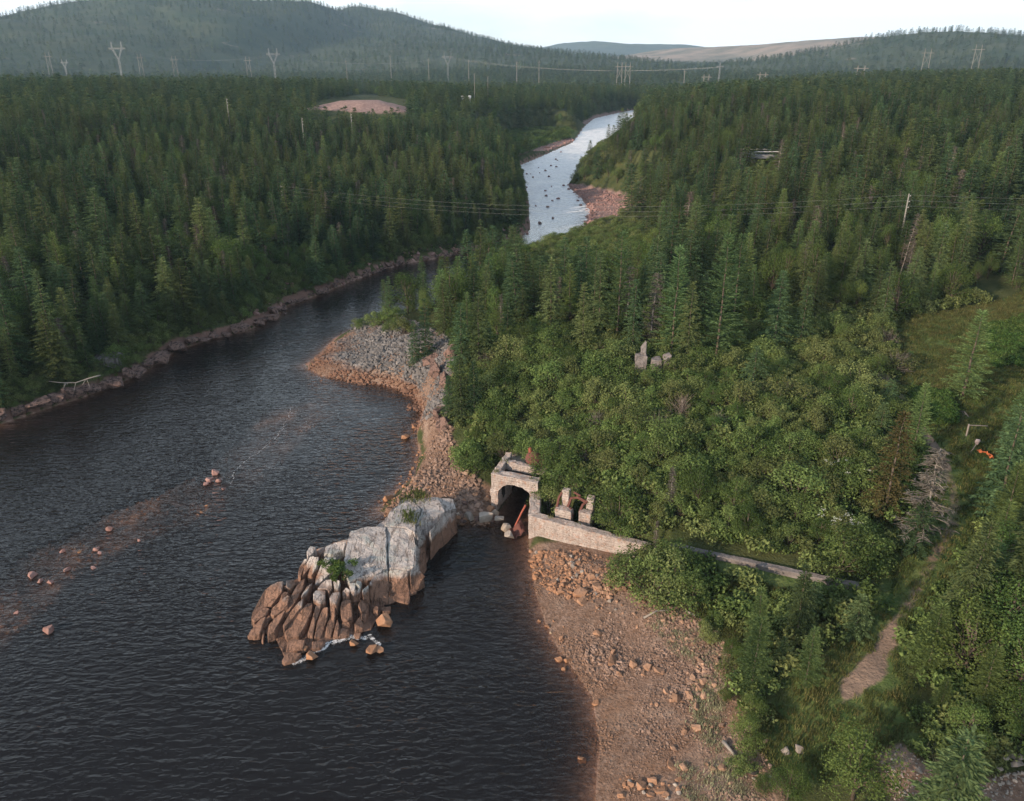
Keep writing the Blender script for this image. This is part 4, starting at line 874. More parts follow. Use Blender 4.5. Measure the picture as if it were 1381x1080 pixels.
# front wall with its arched opening
outer = [(0, .2), (0, 4.2), (4.75, 4.1), (4.75, -1.2)]; arch = [(4.15, -1.2), (4.15, 2.35)]
for t in np.linspace(0, 1, 13): an = math.pi * t; arch.append((2.45 + 1.72 * math.cos(an), 2.1 + 1.28 * math.sin(an)))
arch += [(.72, 1.3), (.55, -1.2), (0, -1.2)]
ring = [(0, 4.2), (4.75, 4.1), (4.75, -1.2)] + arch
bm = bmesh.new(); fr_ = [bm.verts.new(LP(s, 0, z)) for s, z in ring]; bk_ = [bm.verts.new(LP(s, 1.0, z)) for s, z in ring]; n = len(ring)
bm.faces.new(fr_); bm.faces.new(bk_[::-1])
for i in range(n): bm.faces.new((fr_[i], bk_[i], bk_[(i + 1) % n], fr_[(i + 1) % n]))
bmesh.ops.recalc_face_normals(bm, faces=bm.faces); bmesh.ops.triangulate(bm, faces=bm.faces)
for _ in range(3): bmesh.ops.subdivide_edges(bm, edges=[e for e in bm.edges if e.calc_length() > .4], cuts=1); bmesh.ops.triangulate(bm, faces=bm.faces)
noise_disp(bm, .11, 1.7, 4); me = me_bm('arch_wall', bm, M['concrete']); me.transform(CI_inv); mesh_obj('arch_wall', me, CI)
# barrel of the tunnel, running back into the hill
V = []; Fc = []; prof = [(.6, -1.2), (.65, 1.4)] + [(2.45 - 1.78 * math.cos(math.pi * t), 2.1 + 1.32 * math.sin(math.pi * t)) for t in np.linspace(.03, .97, 12)] + [(4.2, 1.4), (4.2, -1.2)]
for b in (.95, 4, 7, 14.):
    for s, z in prof: V.append(LP(s, b, z))
n = len(prof)
for k in range(3):
    for i in range(n - 1): Fc.append((k * n + i, k * n + i + 1, (k + 1) * n + i + 1, (k + 1) * n + i))
Fc.append(tuple(3 * n + i for i in range(n)))
me = me_from('tunnel_barrel', V, Fc, M['tunnel']); me.transform(CI_inv); mesh_obj('tunnel_barrel', me, CI)
rough_prism('roof_slab', LF([(.05, 2.5), (4.7, 2.5), (4.7, 9.8), (.05, 9.8)]), 3.45, 3.9, M['concrete'], .05)
rough_prism('well_floor', LF([(.5, 1.02), (4.3, 1.02), (4.3, 2.48), (.5, 2.48)]), 3.46, 3.6, M['tunnel'], .03)
rough_prism('parapet', LF([(0, 1.03), (.62, 1.03), (.72, 3.9), (.1, 3.9)]), .2, [4.25, 4.25, 4.7, 4.7], M['concrete'])
rough_prism('back_wall', LF([(.75, 2.3), (3.6, 2.2), (3.6, 2.8), (.75, 2.9)]), 3.4, [4.5, 4.3, 4.3, 4.5], M['concrete'])
rough_prism('channel_wall', [(1.5, 61.95), (2.55, 62.35), (2.75, 64.9), (1.78, 65.3)], -1.2, [2.55, 2.55, 3.1, 3.1], M['concrete'])
rough_prism('wing_wall', [(1.53, 61.9), (5.0, 59.95), (8.4, 58.25), (11.6, 56.7), (11.9, 57.3), (8.75, 58.95), (5.4, 60.75), (2.57, 62.3)], -.6, [2.52, 2.6, 2.6, 2.55, 2.55, 2.6, 2.6, 2.52], M['concrete'], .07, rounds=4)
LWP = [on_ground(*q) for q in [(905,742),(960,754),(1020,767),(1090,783),(1158,797)]]
lw = tag(rough_prism('low_wall', [(q.x, q.y) for q in LWP] + [(q.x + .15, q.y + .55) for q in LWP[::-1]], min(q.z for q in LWP) - .6, [q.z + .42 for q in LWP] + [q.z + .44 for q in LWP[::-1]], M['grey_concrete'], .05, rounds=4, parent=None, pinv=Matrix()), 'long low grey concrete wall crossing the grass below the thicket', 'wall')
# machine footings and rusty iron behind the wing wall
mf = empty('machine_footing', (5.2, 62.4, 2.2)); tag(mf, 'rusty iron frame bolted across two broken concrete footings behind the wing wall', 'machinery'); bpy.context.view_layer.update(); mi = mf.matrix_world.inverted()
rough_prism('footing', [(3.9, 62.1), (5.3, 61.4), (5.6, 62.2), (4.2, 62.9)], 1.2, 3.1, M['concrete'], .06, parent=mf, pinv=mi)
rough_prism('footing', [(5.95, 61.2), (7.0, 60.75), (7.3, 61.4), (6.3, 61.9)], 1.2, 3.3, M['concrete'], .06, parent=mf, pinv=mi)
rough_prism('pier', [(4.55, 62.9), (5.15, 62.6), (5.4, 63.2), (4.8, 63.5)], 1.6, 4.6, M['concrete'], .07, parent=mf, pinv=mi)
rough_prism('pier', [(6.7, 61.9), (7.3, 61.6), (7.55, 62.15), (6.95, 62.45)], 1.6, 4.4, M['concrete'], .07, parent=mf, pinv=mi)
def local(m, name, mat, root, iv, smooth=False):
    me = m.mesh(name, mat, smooth); me.transform(iv); return mesh_obj(name, me, root)
for pts, r_ in [([(4.0,62.3,2.6),(4.3,62.8,3.9),(4.6,63.0,4.3)],.12),([(5.1,62.3,3.2),(5.4,62.5,4.0),(6.0,62.2,4.2),(6.7,61.9,3.9)],.14),([(5.6,62.7,4.5),(6.2,62.3,4.3)],.1),([(6.1,61.6,3.0),(6.4,61.8,3.7),(6.8,61.9,4.0)],.13),([(5.3,62.1,3.2),(5.5,61.9,2.4)],.12)]:
    local(MB().tube(pts, r_, 6), 'beam', M['rust'], mf, mi)
# rusty boiler end lying above the arch
tk = empty('rusty_tank', LP(3.1, 3.0, 4.0)); tag(tk, 'rusted red iron tank lying in the bushes above the arch', 'tank'); bpy.context.view_layer.update(); ti = tk.matrix_world.inverted()
c0 = LP(3.1, 3.4, 4.75); ax = Vector((.9, -.1, -.25)).normalized()
shell_ = local(MB().tube([c0 - ax * .75, c0 - ax * .6, c0 - ax * .3, c0 + ax * .9], [.12, .5, .72, .74], 14), 'shell', M['rust'], tk, ti, True)
local(MB().tube([c0 + ax * .88, c0 + ax * 1.0], [.8, .8], 14), 'flange', M['rust'], shell_, ti)
local(MB().tube([c0 - ax * .3 + Vector((0, 0, .6)), c0 - ax * .35 + Vector((0, 0, 1.0))], [.16, .16], 8), 'neck', M['red_rust'], shell_, ti)
tag(MB().tube([G(709,681,2.6), G(703,692,1.7), G(695,709,.5), G(693,714,.2)], [.10, .095, .095, .095], 8).build('rusty_pipe', M['red_rust'], None, True), 'red rusted pipe leaning out of the dark tunnel mouth', 'pipe')
bm = bmesh.new(); bmesh.ops.create_grid(bm, x_segments=8, y_segments=8, size=1); 
for v in bm.verts: v.co = Vector((v.co.x * .62, v.co.y * .5, .4 * math.sin(v.co.x * 2.4) + .25 * v.co.y + .45 * mnoise.noise(v.co * 2.1)))
bmesh.ops.solidify(bm, geom=bm.faces[:], thickness=.06); me = me_bm('iron_sheet', bm, M['rust'], True); o = mesh_obj('iron_sheet', me); o.location = G(698, 715, .5); o.rotation_euler = (.1, .1, .4); tag(o, 'crumpled rusty iron sheet lying in the water at the tunnel mouth', 'scrap metal')
# the standing concrete stubs in the thicket
for k, (x, w_, hgt, tip, lab) in enumerate([(862,1.3,3.1,1.1,'tall tapering concrete stub with a broken horn on top'),(883,1.2,2.6,.0,'squat flat topped concrete stub between two taller ones'),(897,.8,3.0,.5,'leaning grey concrete stub with a slanted top')]):
    q = on_ground(x, 512); st = empty('concrete_stub', q); tag(st, lab, 'ruin'); bpy.context.view_layer.update(); si = st.matrix_world.inverted()
    rough_prism('shaft', [(q.x - w_/2, q.y - .6), (q.x + w_/2, q.y - .6), (q.x + w_*.42, q.y + .6), (q.x - w_*.42, q.y + .6)], q.z - .5, [q.z + hgt - (.6 if k == 2 else 0), q.z + hgt + (.1 if k == 2 else -.15), q.z + hgt, q.z + hgt - .2], M['grey_concrete'], .09, parent=st, pinv=si)
    if k == 0: rough_prism('horn', [(q.x - .05, q.y - .45), (q.x + .5, q.y - .45), (q.x + .5, q.y + .4), (q.x, q.y + .4)], q.z + hgt - .2, [q.z + hgt + .7, q.z + hgt + 1.5, q.z + hgt + 1.4, q.z + hgt + .7], M['grey_concrete'], .06, parent=st, pinv=si)

for s_, b_, h_ in [(2.4,5.0,2.6),(4.2,4.2,2.6),(1.2,6.4,2.8),(3.2,6.8,3.0),(5.2,2.6,2.8),(5.4,4.6,3.),(4.6,7.6,3.),(1.0,8.8,3.),(3.0,9.2,3.),(-.8,5.2,2.6),(-.9,7.2,3.),(6.4,1.2,2.6)]:
    q = LP(s_, b_); plant('alder', (q.x, q.y, 3.7), h_, 'alder bush rooted on the buried roof of the tunnel', 'alder bushes on the tunnel roof', wide=1.1)
for x, y, h_ in [(3.5,64.3,2.4),(8.3,62.6,3.),(9.0,60.9,2.8),(7.9,63.8,3.),(10.5,59.4,2.6),(3.0,65.6,2.6)]:
    plant('alder', (x, y, 1.6), h_, 'alder bush crowding the footings behind the wing wall', 'alder bushes behind the wing wall', wide=1.1)

# --- boulders one can pick out on the beach
def bz(x, y): return (680 + x / 2.8425, 700 + y / 2.8425)
MAN = [(222,255,20),(340,222,20),(355,262,18),(290,290,25),(300,320,22),(360,440,18),(210,545,18),(243,540,14),(230,580,15),(415,548,27),(415,513,14),(440,597,17),(493,562,22),(550,567,17),(590,585,18),(608,590,11),(620,662,14),(660,690,20),(712,683,18),(740,635,14),(735,805,20),(690,815,14),(740,725,20),(350,708,13),(298,927,18),(648,938,25),(690,955,18),(568,1005,18),(525,1025,20),(485,1020,14),(595,1035,28),(450,1060,15),(585,712,9),(565,710,9),(685,700,9),(405,303,13),(535,595,14),(645,695,12),(165,413,12),(133,395,10),(220,460,12),(650,880,14),(470,995,14),(670,1000,14),(620,1060,16),(560,1060,14),(800,800,13),(770,790,10),(835,795,12),(835,955,16),(800,960,13),(870,1015,14),(1003,855,14),(890,440,12),(700,460,12),(645,465,14),(670,505,10),(500,365,9),(505,415,10),(432,315,9)]
def near_label(px, py):
    if py < 812: return 'orange brown boulder in the rubble heap below the wing wall', 'boulders of the heap below the wing wall'
    if px < 770: return 'stained boulder at the waterline of the gravel beach', 'boulders at the beach waterline'
    if py > 1005: return 'brown boulder in the stony patch between tyre and water', 'boulders between tyre and water'
    return 'loose brown boulder on the open gravel of the beach', 'boulders on the open beach'
for x, y, s_ in MAN:
    px, py = bz(x, y); q = on_ground(px, py); sc_ = PX(q)[2] / FPX; lab, gp = near_label(px, py); boulder('boulder', q, 2 * s_ / 2.8425 * sc_ * 1.1, lab, gp)
bands = [((190,130),(380,250),70,7,13),((200,215),(400,330),46,6,12),((150,380),(240,480),8,4,8),((330,280),(520,470),10,4,8),((420,990),(700,1070),24,6,13),((600,420),(880,520),10,5,9),((620,640),(760,720),5,5,8),((690,770),(880,900),8,5,9),((760,900),(1060,1075),8,5,9),((100,100),(240,160),26,7,12)]
for (x0, y0), (x1, y1), n, s0, s1 in bands:
    for k in range(n):
        t = random.random(); x = x0 + (x1 - x0) * t + random.gauss(0, 26); y = y0 + (y1 - y0) * (.6 * t + .4 * random.random()) + random.gauss(0, 12); px, py = bz(x, y); q = on_ground(px, py)
        if px < 712 or q.z < -.4 or (q.y > 59.0 + (3.0 - q.x) * .55 and q.x < 11): continue
        sc_ = PX(q)[2] / FPX; lab, gp = near_label(px, py); boulder('boulder' if random.random() < .85 else 'pale', q, random.uniform(s0, s1) * 2 / 2.8425 * sc_, lab, gp)
for k, (x, y, s_) in enumerate([(290,640,.9),(283,650,1.0),(278,655,.7),(295,650,.7),(302,660,.6),(130,742,.7),(135,748,.6),(148,716,.8),(45,778,.9),(55,785,.7),(68,787,.6),(127,767,.6),(66,853,1.0),(188,730,.5),(92,770,.6),(85,745,.6),(22,828,.5)]):
    boulder('pink', G(x, y, -.1), s_ * .95, 'brown rock breaking the surface along the shoal', 'rocks of the shoal', sink=.1)
for x, y, s_, lab in [(523,674,1.3,'round orange boulder standing in the shallows of the cove'),(547,592,1.1,'dark rock awash in the cove'),(559,578,.8,'pale stone at the water edge of the cove')]: boulder('boulder', G(x, y, -.1), s_, lab, sink=.1)
for k, (x, y) in enumerate([(1078,852+160),(1240,1040),(1300,1035),(1330,1030),(1355,1022),(1362,1018),(1370,1030),(1285,1035),(1345,1035),(1295,1012),(1375,1022),(1060,1015)]):
    q = on_ground(x, y); boulder('pale', q, random.uniform(.5, .95), 'pale stone along the edge of the bare gravel patch', 'stones edging the gravel patch')
# ledge rocks of the far bank
LBp = [Vector(GR(*p)) for p in left_px[:-1]]; LBp = [Vector((-92, 80, 0))] + LBp
for i in range(len(LBp) - 1):
    a_, b_ = LBp[i], LBp[i + 1]; ln = (b_ - a_).length; k = 0.
    big = 1.0 if i < 10 else .55
    while k < ln:
        q = a_.lerp(b_, k / ln); nrm = Vector((-(b_ - a_).y, (b_ - a_).x, 0)).normalized(); q = q + nrm * random.uniform(-.9, .9); s_ = random.uniform(1.2, 3.2) * big
        boulder('bank', (q.x, q.y, random.uniform(-.2, .5) * big), (s_ * 1.25, s_ * .9, s_ * random.uniform(.6, 1.05)), 'angular reddish ledge rock along the waterline of the far bank', 'ledge rocks of the far bank', 'ledge_rock', .0, cat='rock'); k += s_ * random.uniform(.75, 1.1)
q = G(147, 514, 0); nrm = Vector((-.5, .87, 0))
o = tag(rough_prism('streaked_rock', [(q.x - 2.0, q.y + .1), (q.x + 1.6, q.y + .8), (q.x + 1.2, q.y + 3.4), (q.x - 2.2, q.y + 2.8)], -1, [3.1, 3.3, 3.4, 3.2], M['streaked'], .22, .2, 4, None, Matrix()), 'grey rock face with dark vertical streaks on the far bank', 'rock')
# cliff of bare rock behind the rubble spit
for k, (x, y, s_) in enumerate([(590,505,3.4),(605,520,3.2),(582,490,2.6),(612,478,3.0),(597,575,2.6),(592,560,2.2)]):
    q = on_ground(x, y); boulder('bank', (q.x, q.y, q.z - .5), (s_ * .9, s_ * .7, s_ * 1.2), 'bare pinkish rock face on the bank above the cove', 'rock faces above the cove', 'rock_face', .1, cat='rock')
# rapids and gravel-bar rocks
for k in range(34):
    t = random.random(); x, y = [(720,300),(745,270),(735,250),(720,235),(755,215),(765,262),(720,228)][k % 7]; x += random.gauss(0, 14); y += random.gauss(0, 8); q = GR(x, y)
    if not (inside(np.array([[q.x, q.y]]), SHORE)[0]): continue
    boulder('pink', q, random.uniform(.6, 1.3), 'dark rock standing out of the river rapids', 'rocks of the rapids', sink=.15)
def in_poly(V_, n, seed):
    R = np.random.default_rng(seed); lo, hi = V_.min(0), V_.max(0); P = R.uniform(lo, hi, (n, 2)); return P[inside(P, V_)]
def stones(name, label, V_, n, kind, s0, s1, seed, keep=None, zlift=.0):
    P = in_poly(V_, n, seed); z, d = height(P); k = np.ones(len(P), bool) if keep is None else keep(P, z, d); P, z = P[k], z[k]; m = len(P)
    sz = (RNG.uniform(0, 1, m) ** 2.5 * (s1 - s0) + s0) * np.clip(1.0 + 1.1 * vnoise(P, 1 / 3.2, seed + 50, 2), .35, 2.2); rot = RNG.uniform(-.5, .5, (m, 3)); rot[:, 2] = RNG.uniform(0, 6.28, m)
    scl = sz[:, None] * RNG.uniform(.75, 1.2, (m, 3)); scatter(name, label, 'stones', ROCKS[kind], np.column_stack([P, z + sz * .12 + zlift]), scl, rot, RNG.integers(0, 7, m))
stones('beach_stones', 'small brown stones strewn over the gravel beach', BEACH, 36000, 'gravel', .06, .24, 1, lambda P, z, d: (d > -4) & ~inside(P, INTAKE))
stones('heap_stones', 'tumbled orange brown cobbles below the wing wall', poly([(712,736),(790,742),(850,770),(870,800),(800,812),(745,790),(722,770)], 1.), 1500, 'boulder', .2, .6, 9, lambda P, z, d: (d > -.6))
stones('upper_beach_stones', 'loose brown cobbles along the top of the beach', poly([(850,790),(930,830),(985,880),(985,930),(960,990),(925,940),(930,870),(860,830)], 2.), 500, 'boulder', .15, .5, 10)
stones('cove_stones', 'loose orange brown stones along the cove shore', np.concatenate([COVE]), 9000, 'gravel', .12, .5, 2, lambda P, z, d: (d > -1.5) & ~inside(P, INTAKE))
stones('rubble_spit_stones', 'heaped grey quarried rubble on a reddish stained base', SPITP, 24000, 'rubble', .2, .7, 3, lambda P, z, d: d > -2.0)
stones('gravel_patch_stones', 'pale small stones on the bare gravel patch', PATCH, 3500, 'pale', .06, .26, 4)
stones('bar_stones', 'pinkish stones heaped on the gravel bar by the rapids', BAR, 5200, 'pink', .3, .9, 5)
stones('bar_stones_upstream', 'pinkish stones along the open bank beside the rapids', BAR2, 1400, 'pink', .4, 1.2, 6)
stones('shore_stones', 'stones of the shoal under the brown water', np.array([(-60, 25), (-60, 78), (-12, 92), (-8, 70), (-20, 45)]), 9000, 'boulder', .15, .5, 7, lambda P, z, d: z > -.75)
# quarried skirt on the far bank shore
def strip(V_, w): return np.concatenate([V_ , (V_ + w)[::-1]])
stones('far_bank_stones', 'reddish stones along the waterline of the far bank', strip(np.array([tuple(GR(*p)[:2]) for p in left_px[8:]]), np.array([-2.4, 2.6])), 2600, 'pink', .25, .9, 8, lambda P, z, d: d > -1)

# --- grass, ferns and beach plants
def tuft(seed, n=16, h=.45, sp=.25, w=.035):
    R = random.Random(seed); V = []; Fc = []
    for k in range(n):
        az = R.random() * 6.28; o = Vector((R.gauss(0, sp), R.gauss(0, sp), 0)); lean = Vector((math.cos(az), math.sin(az), 0)) * R.uniform(.1, .5); hh = h * R.uniform(.5, 1.2); s = Vector((-math.sin(az), math.cos(az), 0)) * w
        b = len(V); V += [o - s, o + s, o + lean * hh * .5 + Vector((0, 0, hh * .7)) + s * .6, o + lean * hh + Vector((0, 0, hh)), o + lean * hh * .5 + Vector((0, 0, hh * .7)) - s * .6]; Fc.append((b, b + 1, b + 2, b + 3, b + 4))
    return V, Fc
GT = [me_from('tuft', *tuft(i), M['grass']) for i in range(4)]; LT = [me_from('tuft', *tuft(20 + i, 22, .38, .3, .03), M['lyme']) for i in range(3)]
FT = [me_from('fern', *leafy(800 + i, rx=.7, h=.7, lobes=6, per=42, leaf=.16, base=.15, spread=.7)[:2], M['fern']) for i in range(3)]
def cover(name, label, cat, protos, P, s0, s1):
    z, d = height(P); k = (d > 1.0) & ~inside(P, INTAKE) & (line_dist(P, TRAIL) > .45) & (soft(P, DIRTP, .8) < .45 + .3 * vnoise(P, .8, 3)); P, z = P[k], z[k]; m = len(P); sz = RNG.uniform(s0, s1, m); rot = np.zeros((m, 3)); rot[:, 2] = RNG.uniform(0, 6.28, m)
    scatter(name, label, cat, protos, np.column_stack([P, z - .03]), np.stack([sz] * 3, 1), rot, RNG.integers(0, len(protos), m))
P = np.concatenate([in_poly(CLEAR, 36000, 11), in_poly(LOWGRASS, 5000, 12)]); P = P[~inside(P, PATCH)]
P = P[(line_dist(P, LANE) > .9) | (RNG.random(len(P)) < .35)]
cover('meadow_grass', 'rough green and tan grass of the clearing', 'grass', GT, P, .4, .95)
FERN = [poly([(1330,455),(1381,445),(1420,470),(1381,500),(1335,500)], 8), poly([(1040,570),(1110,575),(1190,570),(1200,600),(1110,612),(1040,600)], 7.2), poly([(1190,520),(1215,545),(1240,620),(1205,640),(1190,580)], 7), poly([(1225,540),(1275,545),(1285,580),(1240,580)], 7)]
cover('fern_patch', 'bright green ferns and low leaves beside the trail', 'ferns', FT, np.concatenate([in_poly(f_, 1800, 30 + i) for i, f_ in enumerate(FERN)]), .5, 1.15)
LY = [poly([(885,800),(960,840),(1000,860),(985,900),(930,880),(880,830)], 2.8), poly([(940,900),(985,900),(975,1000),(935,960)], 2.8), poly([(920,1000),(990,1010),(1040,1080),(1060,1150),(920,1150)], 2.8), poly([(1250,1010),(1330,1000),(1320,1040),(1270,1040)], 3.6)]
cover('beach_grass', 'grey green tufts of beach grass between the stones', 'grass', LT, np.concatenate([in_poly(f_, 330, 40 + i) for i, f_ in enumerate(LY)]), .35, .8)
cover('forest_undergrowth', 'low leafy undergrowth on the woodland floor', 'undergrowth', [me_from('undergrowth', *leafy(830 + i, rx=.8, h=.8, lobes=6, per=42, leaf=.16, base=.15, spread=.7)[:2], M['alder']) for i in range(3)], sector(40, 120, 1.5)[lambda_k] if False else (lambda P: P[~inside(P, CLEAR) & ~inside(P, BEACH) & ~inside(P, COVE) & ~inside(P, SPITP) & ~inside(P, PATCH) & (P[:, 0] > -8)])(sector(40, 125, 1.25)), .9, 2.0)
for k, (x, y) in enumerate([(562,668,),(552,674),(572,672),(555,702),(550,695),(455,775),(462,768),(450,765)]):
    q = on_spit(x, y, .02)
    for j in range(5):
        o = mesh_obj('grass_tuft', GT[j % 4] if k < 5 else FT[j % 3]); s_ = random.uniform(.8, 1.5) * (1 if k < 5 else .6); o.location = q + Vector((random.gauss(0, .35), random.gauss(0, .35), 0)); o.scale = (s_,) * 3; tag(o, 'green tuft growing in a crack of the granite point', 'grass tuft', 'tufts on the granite point')
TOPS = [(LP(.3, .5), 4.2), (LP(3.9, .5), 4.1), (LP(.4, 2.4), 4.4), (Vector((2.3, 64.2, 0)), 2.9), (Vector((5.9, 60.3, 0)), 2.55), (Vector((8.9, 58.6, 0)), 2.55), (Vector((10.6, 57.6, 0)), 2.55), (Vector((3.4, 61.6, 0)), 2.5)]
for q, z_ in TOPS:
    o = mesh_obj('grass_tuft', GT[random.randrange(4)]); o.location = (q.x, q.y, z_); s_ = random.uniform(.5, .9); o.scale = (s_,) * 3; tag(o, 'grass tuft rooted on top of the crumbling intake walls', 'grass tuft', 'tufts on the intake walls')
# --- small things lying about
def log(name, pts, r0, r1, lab, twigs=0):
    root = empty(name, pts[0]); tag(root, lab, 'log'); bpy.context.view_layer.update(); iv = root.matrix_world.inverted(); n = len(pts)
    local(MB().tube(pts, [r0 + (r1 - r0) * i / (n - 1) for i in range(n)], 7), 'stem', M['deadwood'], root, iv, True)
    for k in range(twigs):
        t = random.uniform(.15, .95); i = min(int(t * (n - 1)), n - 2); p = Vector(pts[i]).lerp(Vector(pts[i + 1]), t * (n - 1) - i); e = p + Vector((random.uniform(-.6, .6), random.uniform(-.6, .1), random.uniform(-1.2, -.3)))
        local(MB().tube([p, p.lerp(e, .5) + Vector((.05, 0, .1)), e], [.045, .035, .015], 4), 'branch', M['deadwood'], root, iv)
    return root
g_ = lambda x, y, dz=.12: on_ground(x, y) + Vector((0, 0, dz))
log('driftwood_log', [g_(975,1003,.2), g_(983,1012,.18), g_(992,1022,.14)], .13, .08, 'bleached driftwood log lying above the beach boulders', 1)
log('driftwood_log', [g_(868,835), g_(885,826,.15), g_(905,824)], .09, .05, 'thin bleached stick on the upper beach below the alder bushes')
log('driftwood_log', [g_(925,826), g_(938,832,.15)], .1, .07, 'short bleached log at the top of the beach grass')
fp = [G(66, 514, 3.2), G(82, 516, 3.0), G(102, 516, 2.9), G(120, 510, 3.2), G(135, 506, 3.6)]; log('fallen_tree', fp, .04, .10, 'fallen grey dead tree hanging over the far bank ledge', 8)
log('fallen_branch', [g_(1290,557,.25), g_(1299,559,.3), g_(1306,564,.15)], .12, .05, 'pale fallen branch lying in the clearing grass', 2)
fe = empty('fence_post', on_ground(1303, 588)); tag(fe, 'weathered fence post with one rail at the edge of the clearing', 'fence post')
post_ = MB().tube([(0, 0, -.3), (0, 0, 1.25)], .08, 7).build('post', M['deadwood'], fe); MB().tube([(0, 0, 1.15), (1.9, .15, 1.0)], .045, 6).build('rail', M['deadwood'], post_)
sg = empty('windsock_stake', on_ground(1309, 611)); tag(sg, 'leaning stake with a pale pink bundle tied on it beside the orange cloth', 'stake')
MB().tube([(-.1, 0, -.2), (.75, .5, 1.0)], .05, 6).build('stake', M['deadwood'], sg)
bm = bmesh.new(); bmesh.ops.create_icosphere(bm, subdivisions=3, radius=.22); noise_disp(bm, .12, 3, 2); me = me_bm('bundle', bm, M['white_cloth'], True); o = mesh_obj('bundle', me, sg); o.location = (.65, .45, .95); o.scale = (.9, .6, 1.1)
bm = bmesh.new(); bmesh.ops.create_grid(bm, x_segments=6, y_segments=24, size=1)
for v in bm.verts:
    t = (v.co.y + 1) / 2; w_ = .2 + .12 * math.sin(t * 9); v.co = Vector((.85 * t + .3 * math.sin(t * 4) + v.co.x * w_, -1.9 * t, .12 + .12 * math.sin(v.co.x * 4 + t * 14) + .08 * math.sin(t * 23)))
bmesh.ops.solidify(bm, geom=bm.faces[:], thickness=.02); o = mesh_obj('orange_cloth', me_bm('orange_cloth', bm, M['orange_cloth'], True)); o.location = on_ground(1318, 612) + Vector((0, 0, .3)); o.scale = (.75, .75, .75); tag(o, 'crumpled strip of orange cloth lying across the grass', 'cloth')
q = on_ground(1015, 1040); ty = empty('old_tyre', q + Vector((0, 0, .02))); tag(ty, 'old black tyre lying flat among the beach stones', 'tyre')
V = []; Fc = []; na_, nb_ = 20, 8
for i in range(na_):
    for j in range(nb_):
        A_, B_ = 6.283 * i / na_, 6.283 * j / nb_; r_ = .26 + .10 * math.cos(B_); V.append((r_ * math.cos(A_), r_ * math.sin(A_), .12 + .11 * math.sin(B_)))
for i in range(na_):
    for j in range(nb_): Fc.append((i * nb_ + j, ((i + 1) % na_) * nb_ + j, ((i + 1) % na_) * nb_ + (j + 1) % nb_, i * nb_ + (j + 1) % nb_))
mesh_obj('tread', me_from('tread', V, Fc, M['tyre_rubber'], True), ty); MB().tube([(0, 0, .04), (0, 0, .1)], [.17, .17], 16).build('rim', M['rust'], ty)
for k, (x, y, n) in enumerate([(1125,715,14),(1112,645,5),(1135,652,4)]):
    q = on_ground(x, y + 14); root = empty('flowering_bush', q); tag(root, ['white flowering bush with a broad cluster of blossom in the thicket', 'small white flowering shrub hidden among the alders', 'sparse white flowering shrub beside the browned spruce'][k], 'bush'); root.scale = (1, 1, 1)
    mesh_obj('leaves', SPECIES['alder'][k][1], root); mesh_obj('stems', SPECIES['alder'][k][0], root); V = []; Fc = []; R = random.Random(k)
    for j in range(n * 9):
        if j % 9 == 0: cc = Vector((R.gauss(0, .75), R.gauss(-.3, .5), 2.2 + R.gauss(.3, .35)))
        p_ = cc + Vector((R.gauss(0, .12), R.gauss(0, .12), R.gauss(0, .05))); b = len(V); s_ = .055; V += [p_ + Vector((s_, 0, 0)), p_ + Vector((0, s_, .02)), p_ - Vector((s_, 0, 0)), p_ - Vector((0, s_, -.02))]; Fc.append((b, b + 1, b + 2, b + 3))
    mesh_obj('blossom', me_from('blossom', V, Fc, M['petals']), root)

# --- foam on the water
def foam(pts, w, lab, seed):
    R = random.Random(seed); P = [G(x, y, .03) for x, y in pts]
    for _ in range(2): P = [P[0]] + [q for a_, b_ in zip(P, P[1:]) for q in (a_.lerp(b_, .25), a_.lerp(b_, .75))] + [P[-1]]
    V = []; Fc = []; body = []; rows = []
    for i in range(len(P) - 1):
        for k in range(5): rows.append(P[i].lerp(P[i + 1], k / 5) + Vector((.22 * mnoise.noise(P[i].lerp(P[i + 1], k / 5) * .9), .22 * mnoise.noise(P[i].lerp(P[i + 1], k / 5) * .9 + Vector((7, 0, 0))), 0)))
    for i, p in enumerate(rows):
        d = (rows[min(i + 1, len(rows) - 1)] - rows[max(i - 1, 0)]).normalized(); s = Vector((-d.y, d.x, 0)); ww = w * (.5 + .5 * abs(mnoise.noise(Vector((i * .15, seed, 0))))) ; jit = .35 * w * mnoise.noise(Vector((i * .11, seed + 9, 0)))
        for j in range(7): t = (j - 3) / 3; V.append(p + s * (t * ww + jit)); body.append((1 - abs(t)) * min(1, i / 6, (len(rows) - 1 - i) / 6) * (1.5 if seed < 3 else 0.8 if seed == 3 else .55))
    for i in range(len(rows) - 1):
        for j in range(6): a_ = i * 7 + j; Fc.append((a_, a_ + 1, a_ + 8, a_ + 7))
    me = me_from('foam', V, Fc, M['foam']); at = me.attributes.new('body', 'FLOAT', 'POINT'); at.data.foreach_set('value', np.minimum(1, np.array(body, np.float32))); tag(mesh_obj('foam', me), lab, 'foam', kind='stuff')
foam([(393,896),(415,885),(432,874),(455,864),(472,858),(498,862)], .8, 'white foam streak washing round the tip of the granite point', 1)
foam([(498,855),(510,866),(508,880)], .5, 'broken foam between the awash rocks', 2)
foam([(312,655),(316,632),(345,612),(372,592),(388,565),(394,545)], .4, 'thin foam line curving along the end of the shoal', 3)

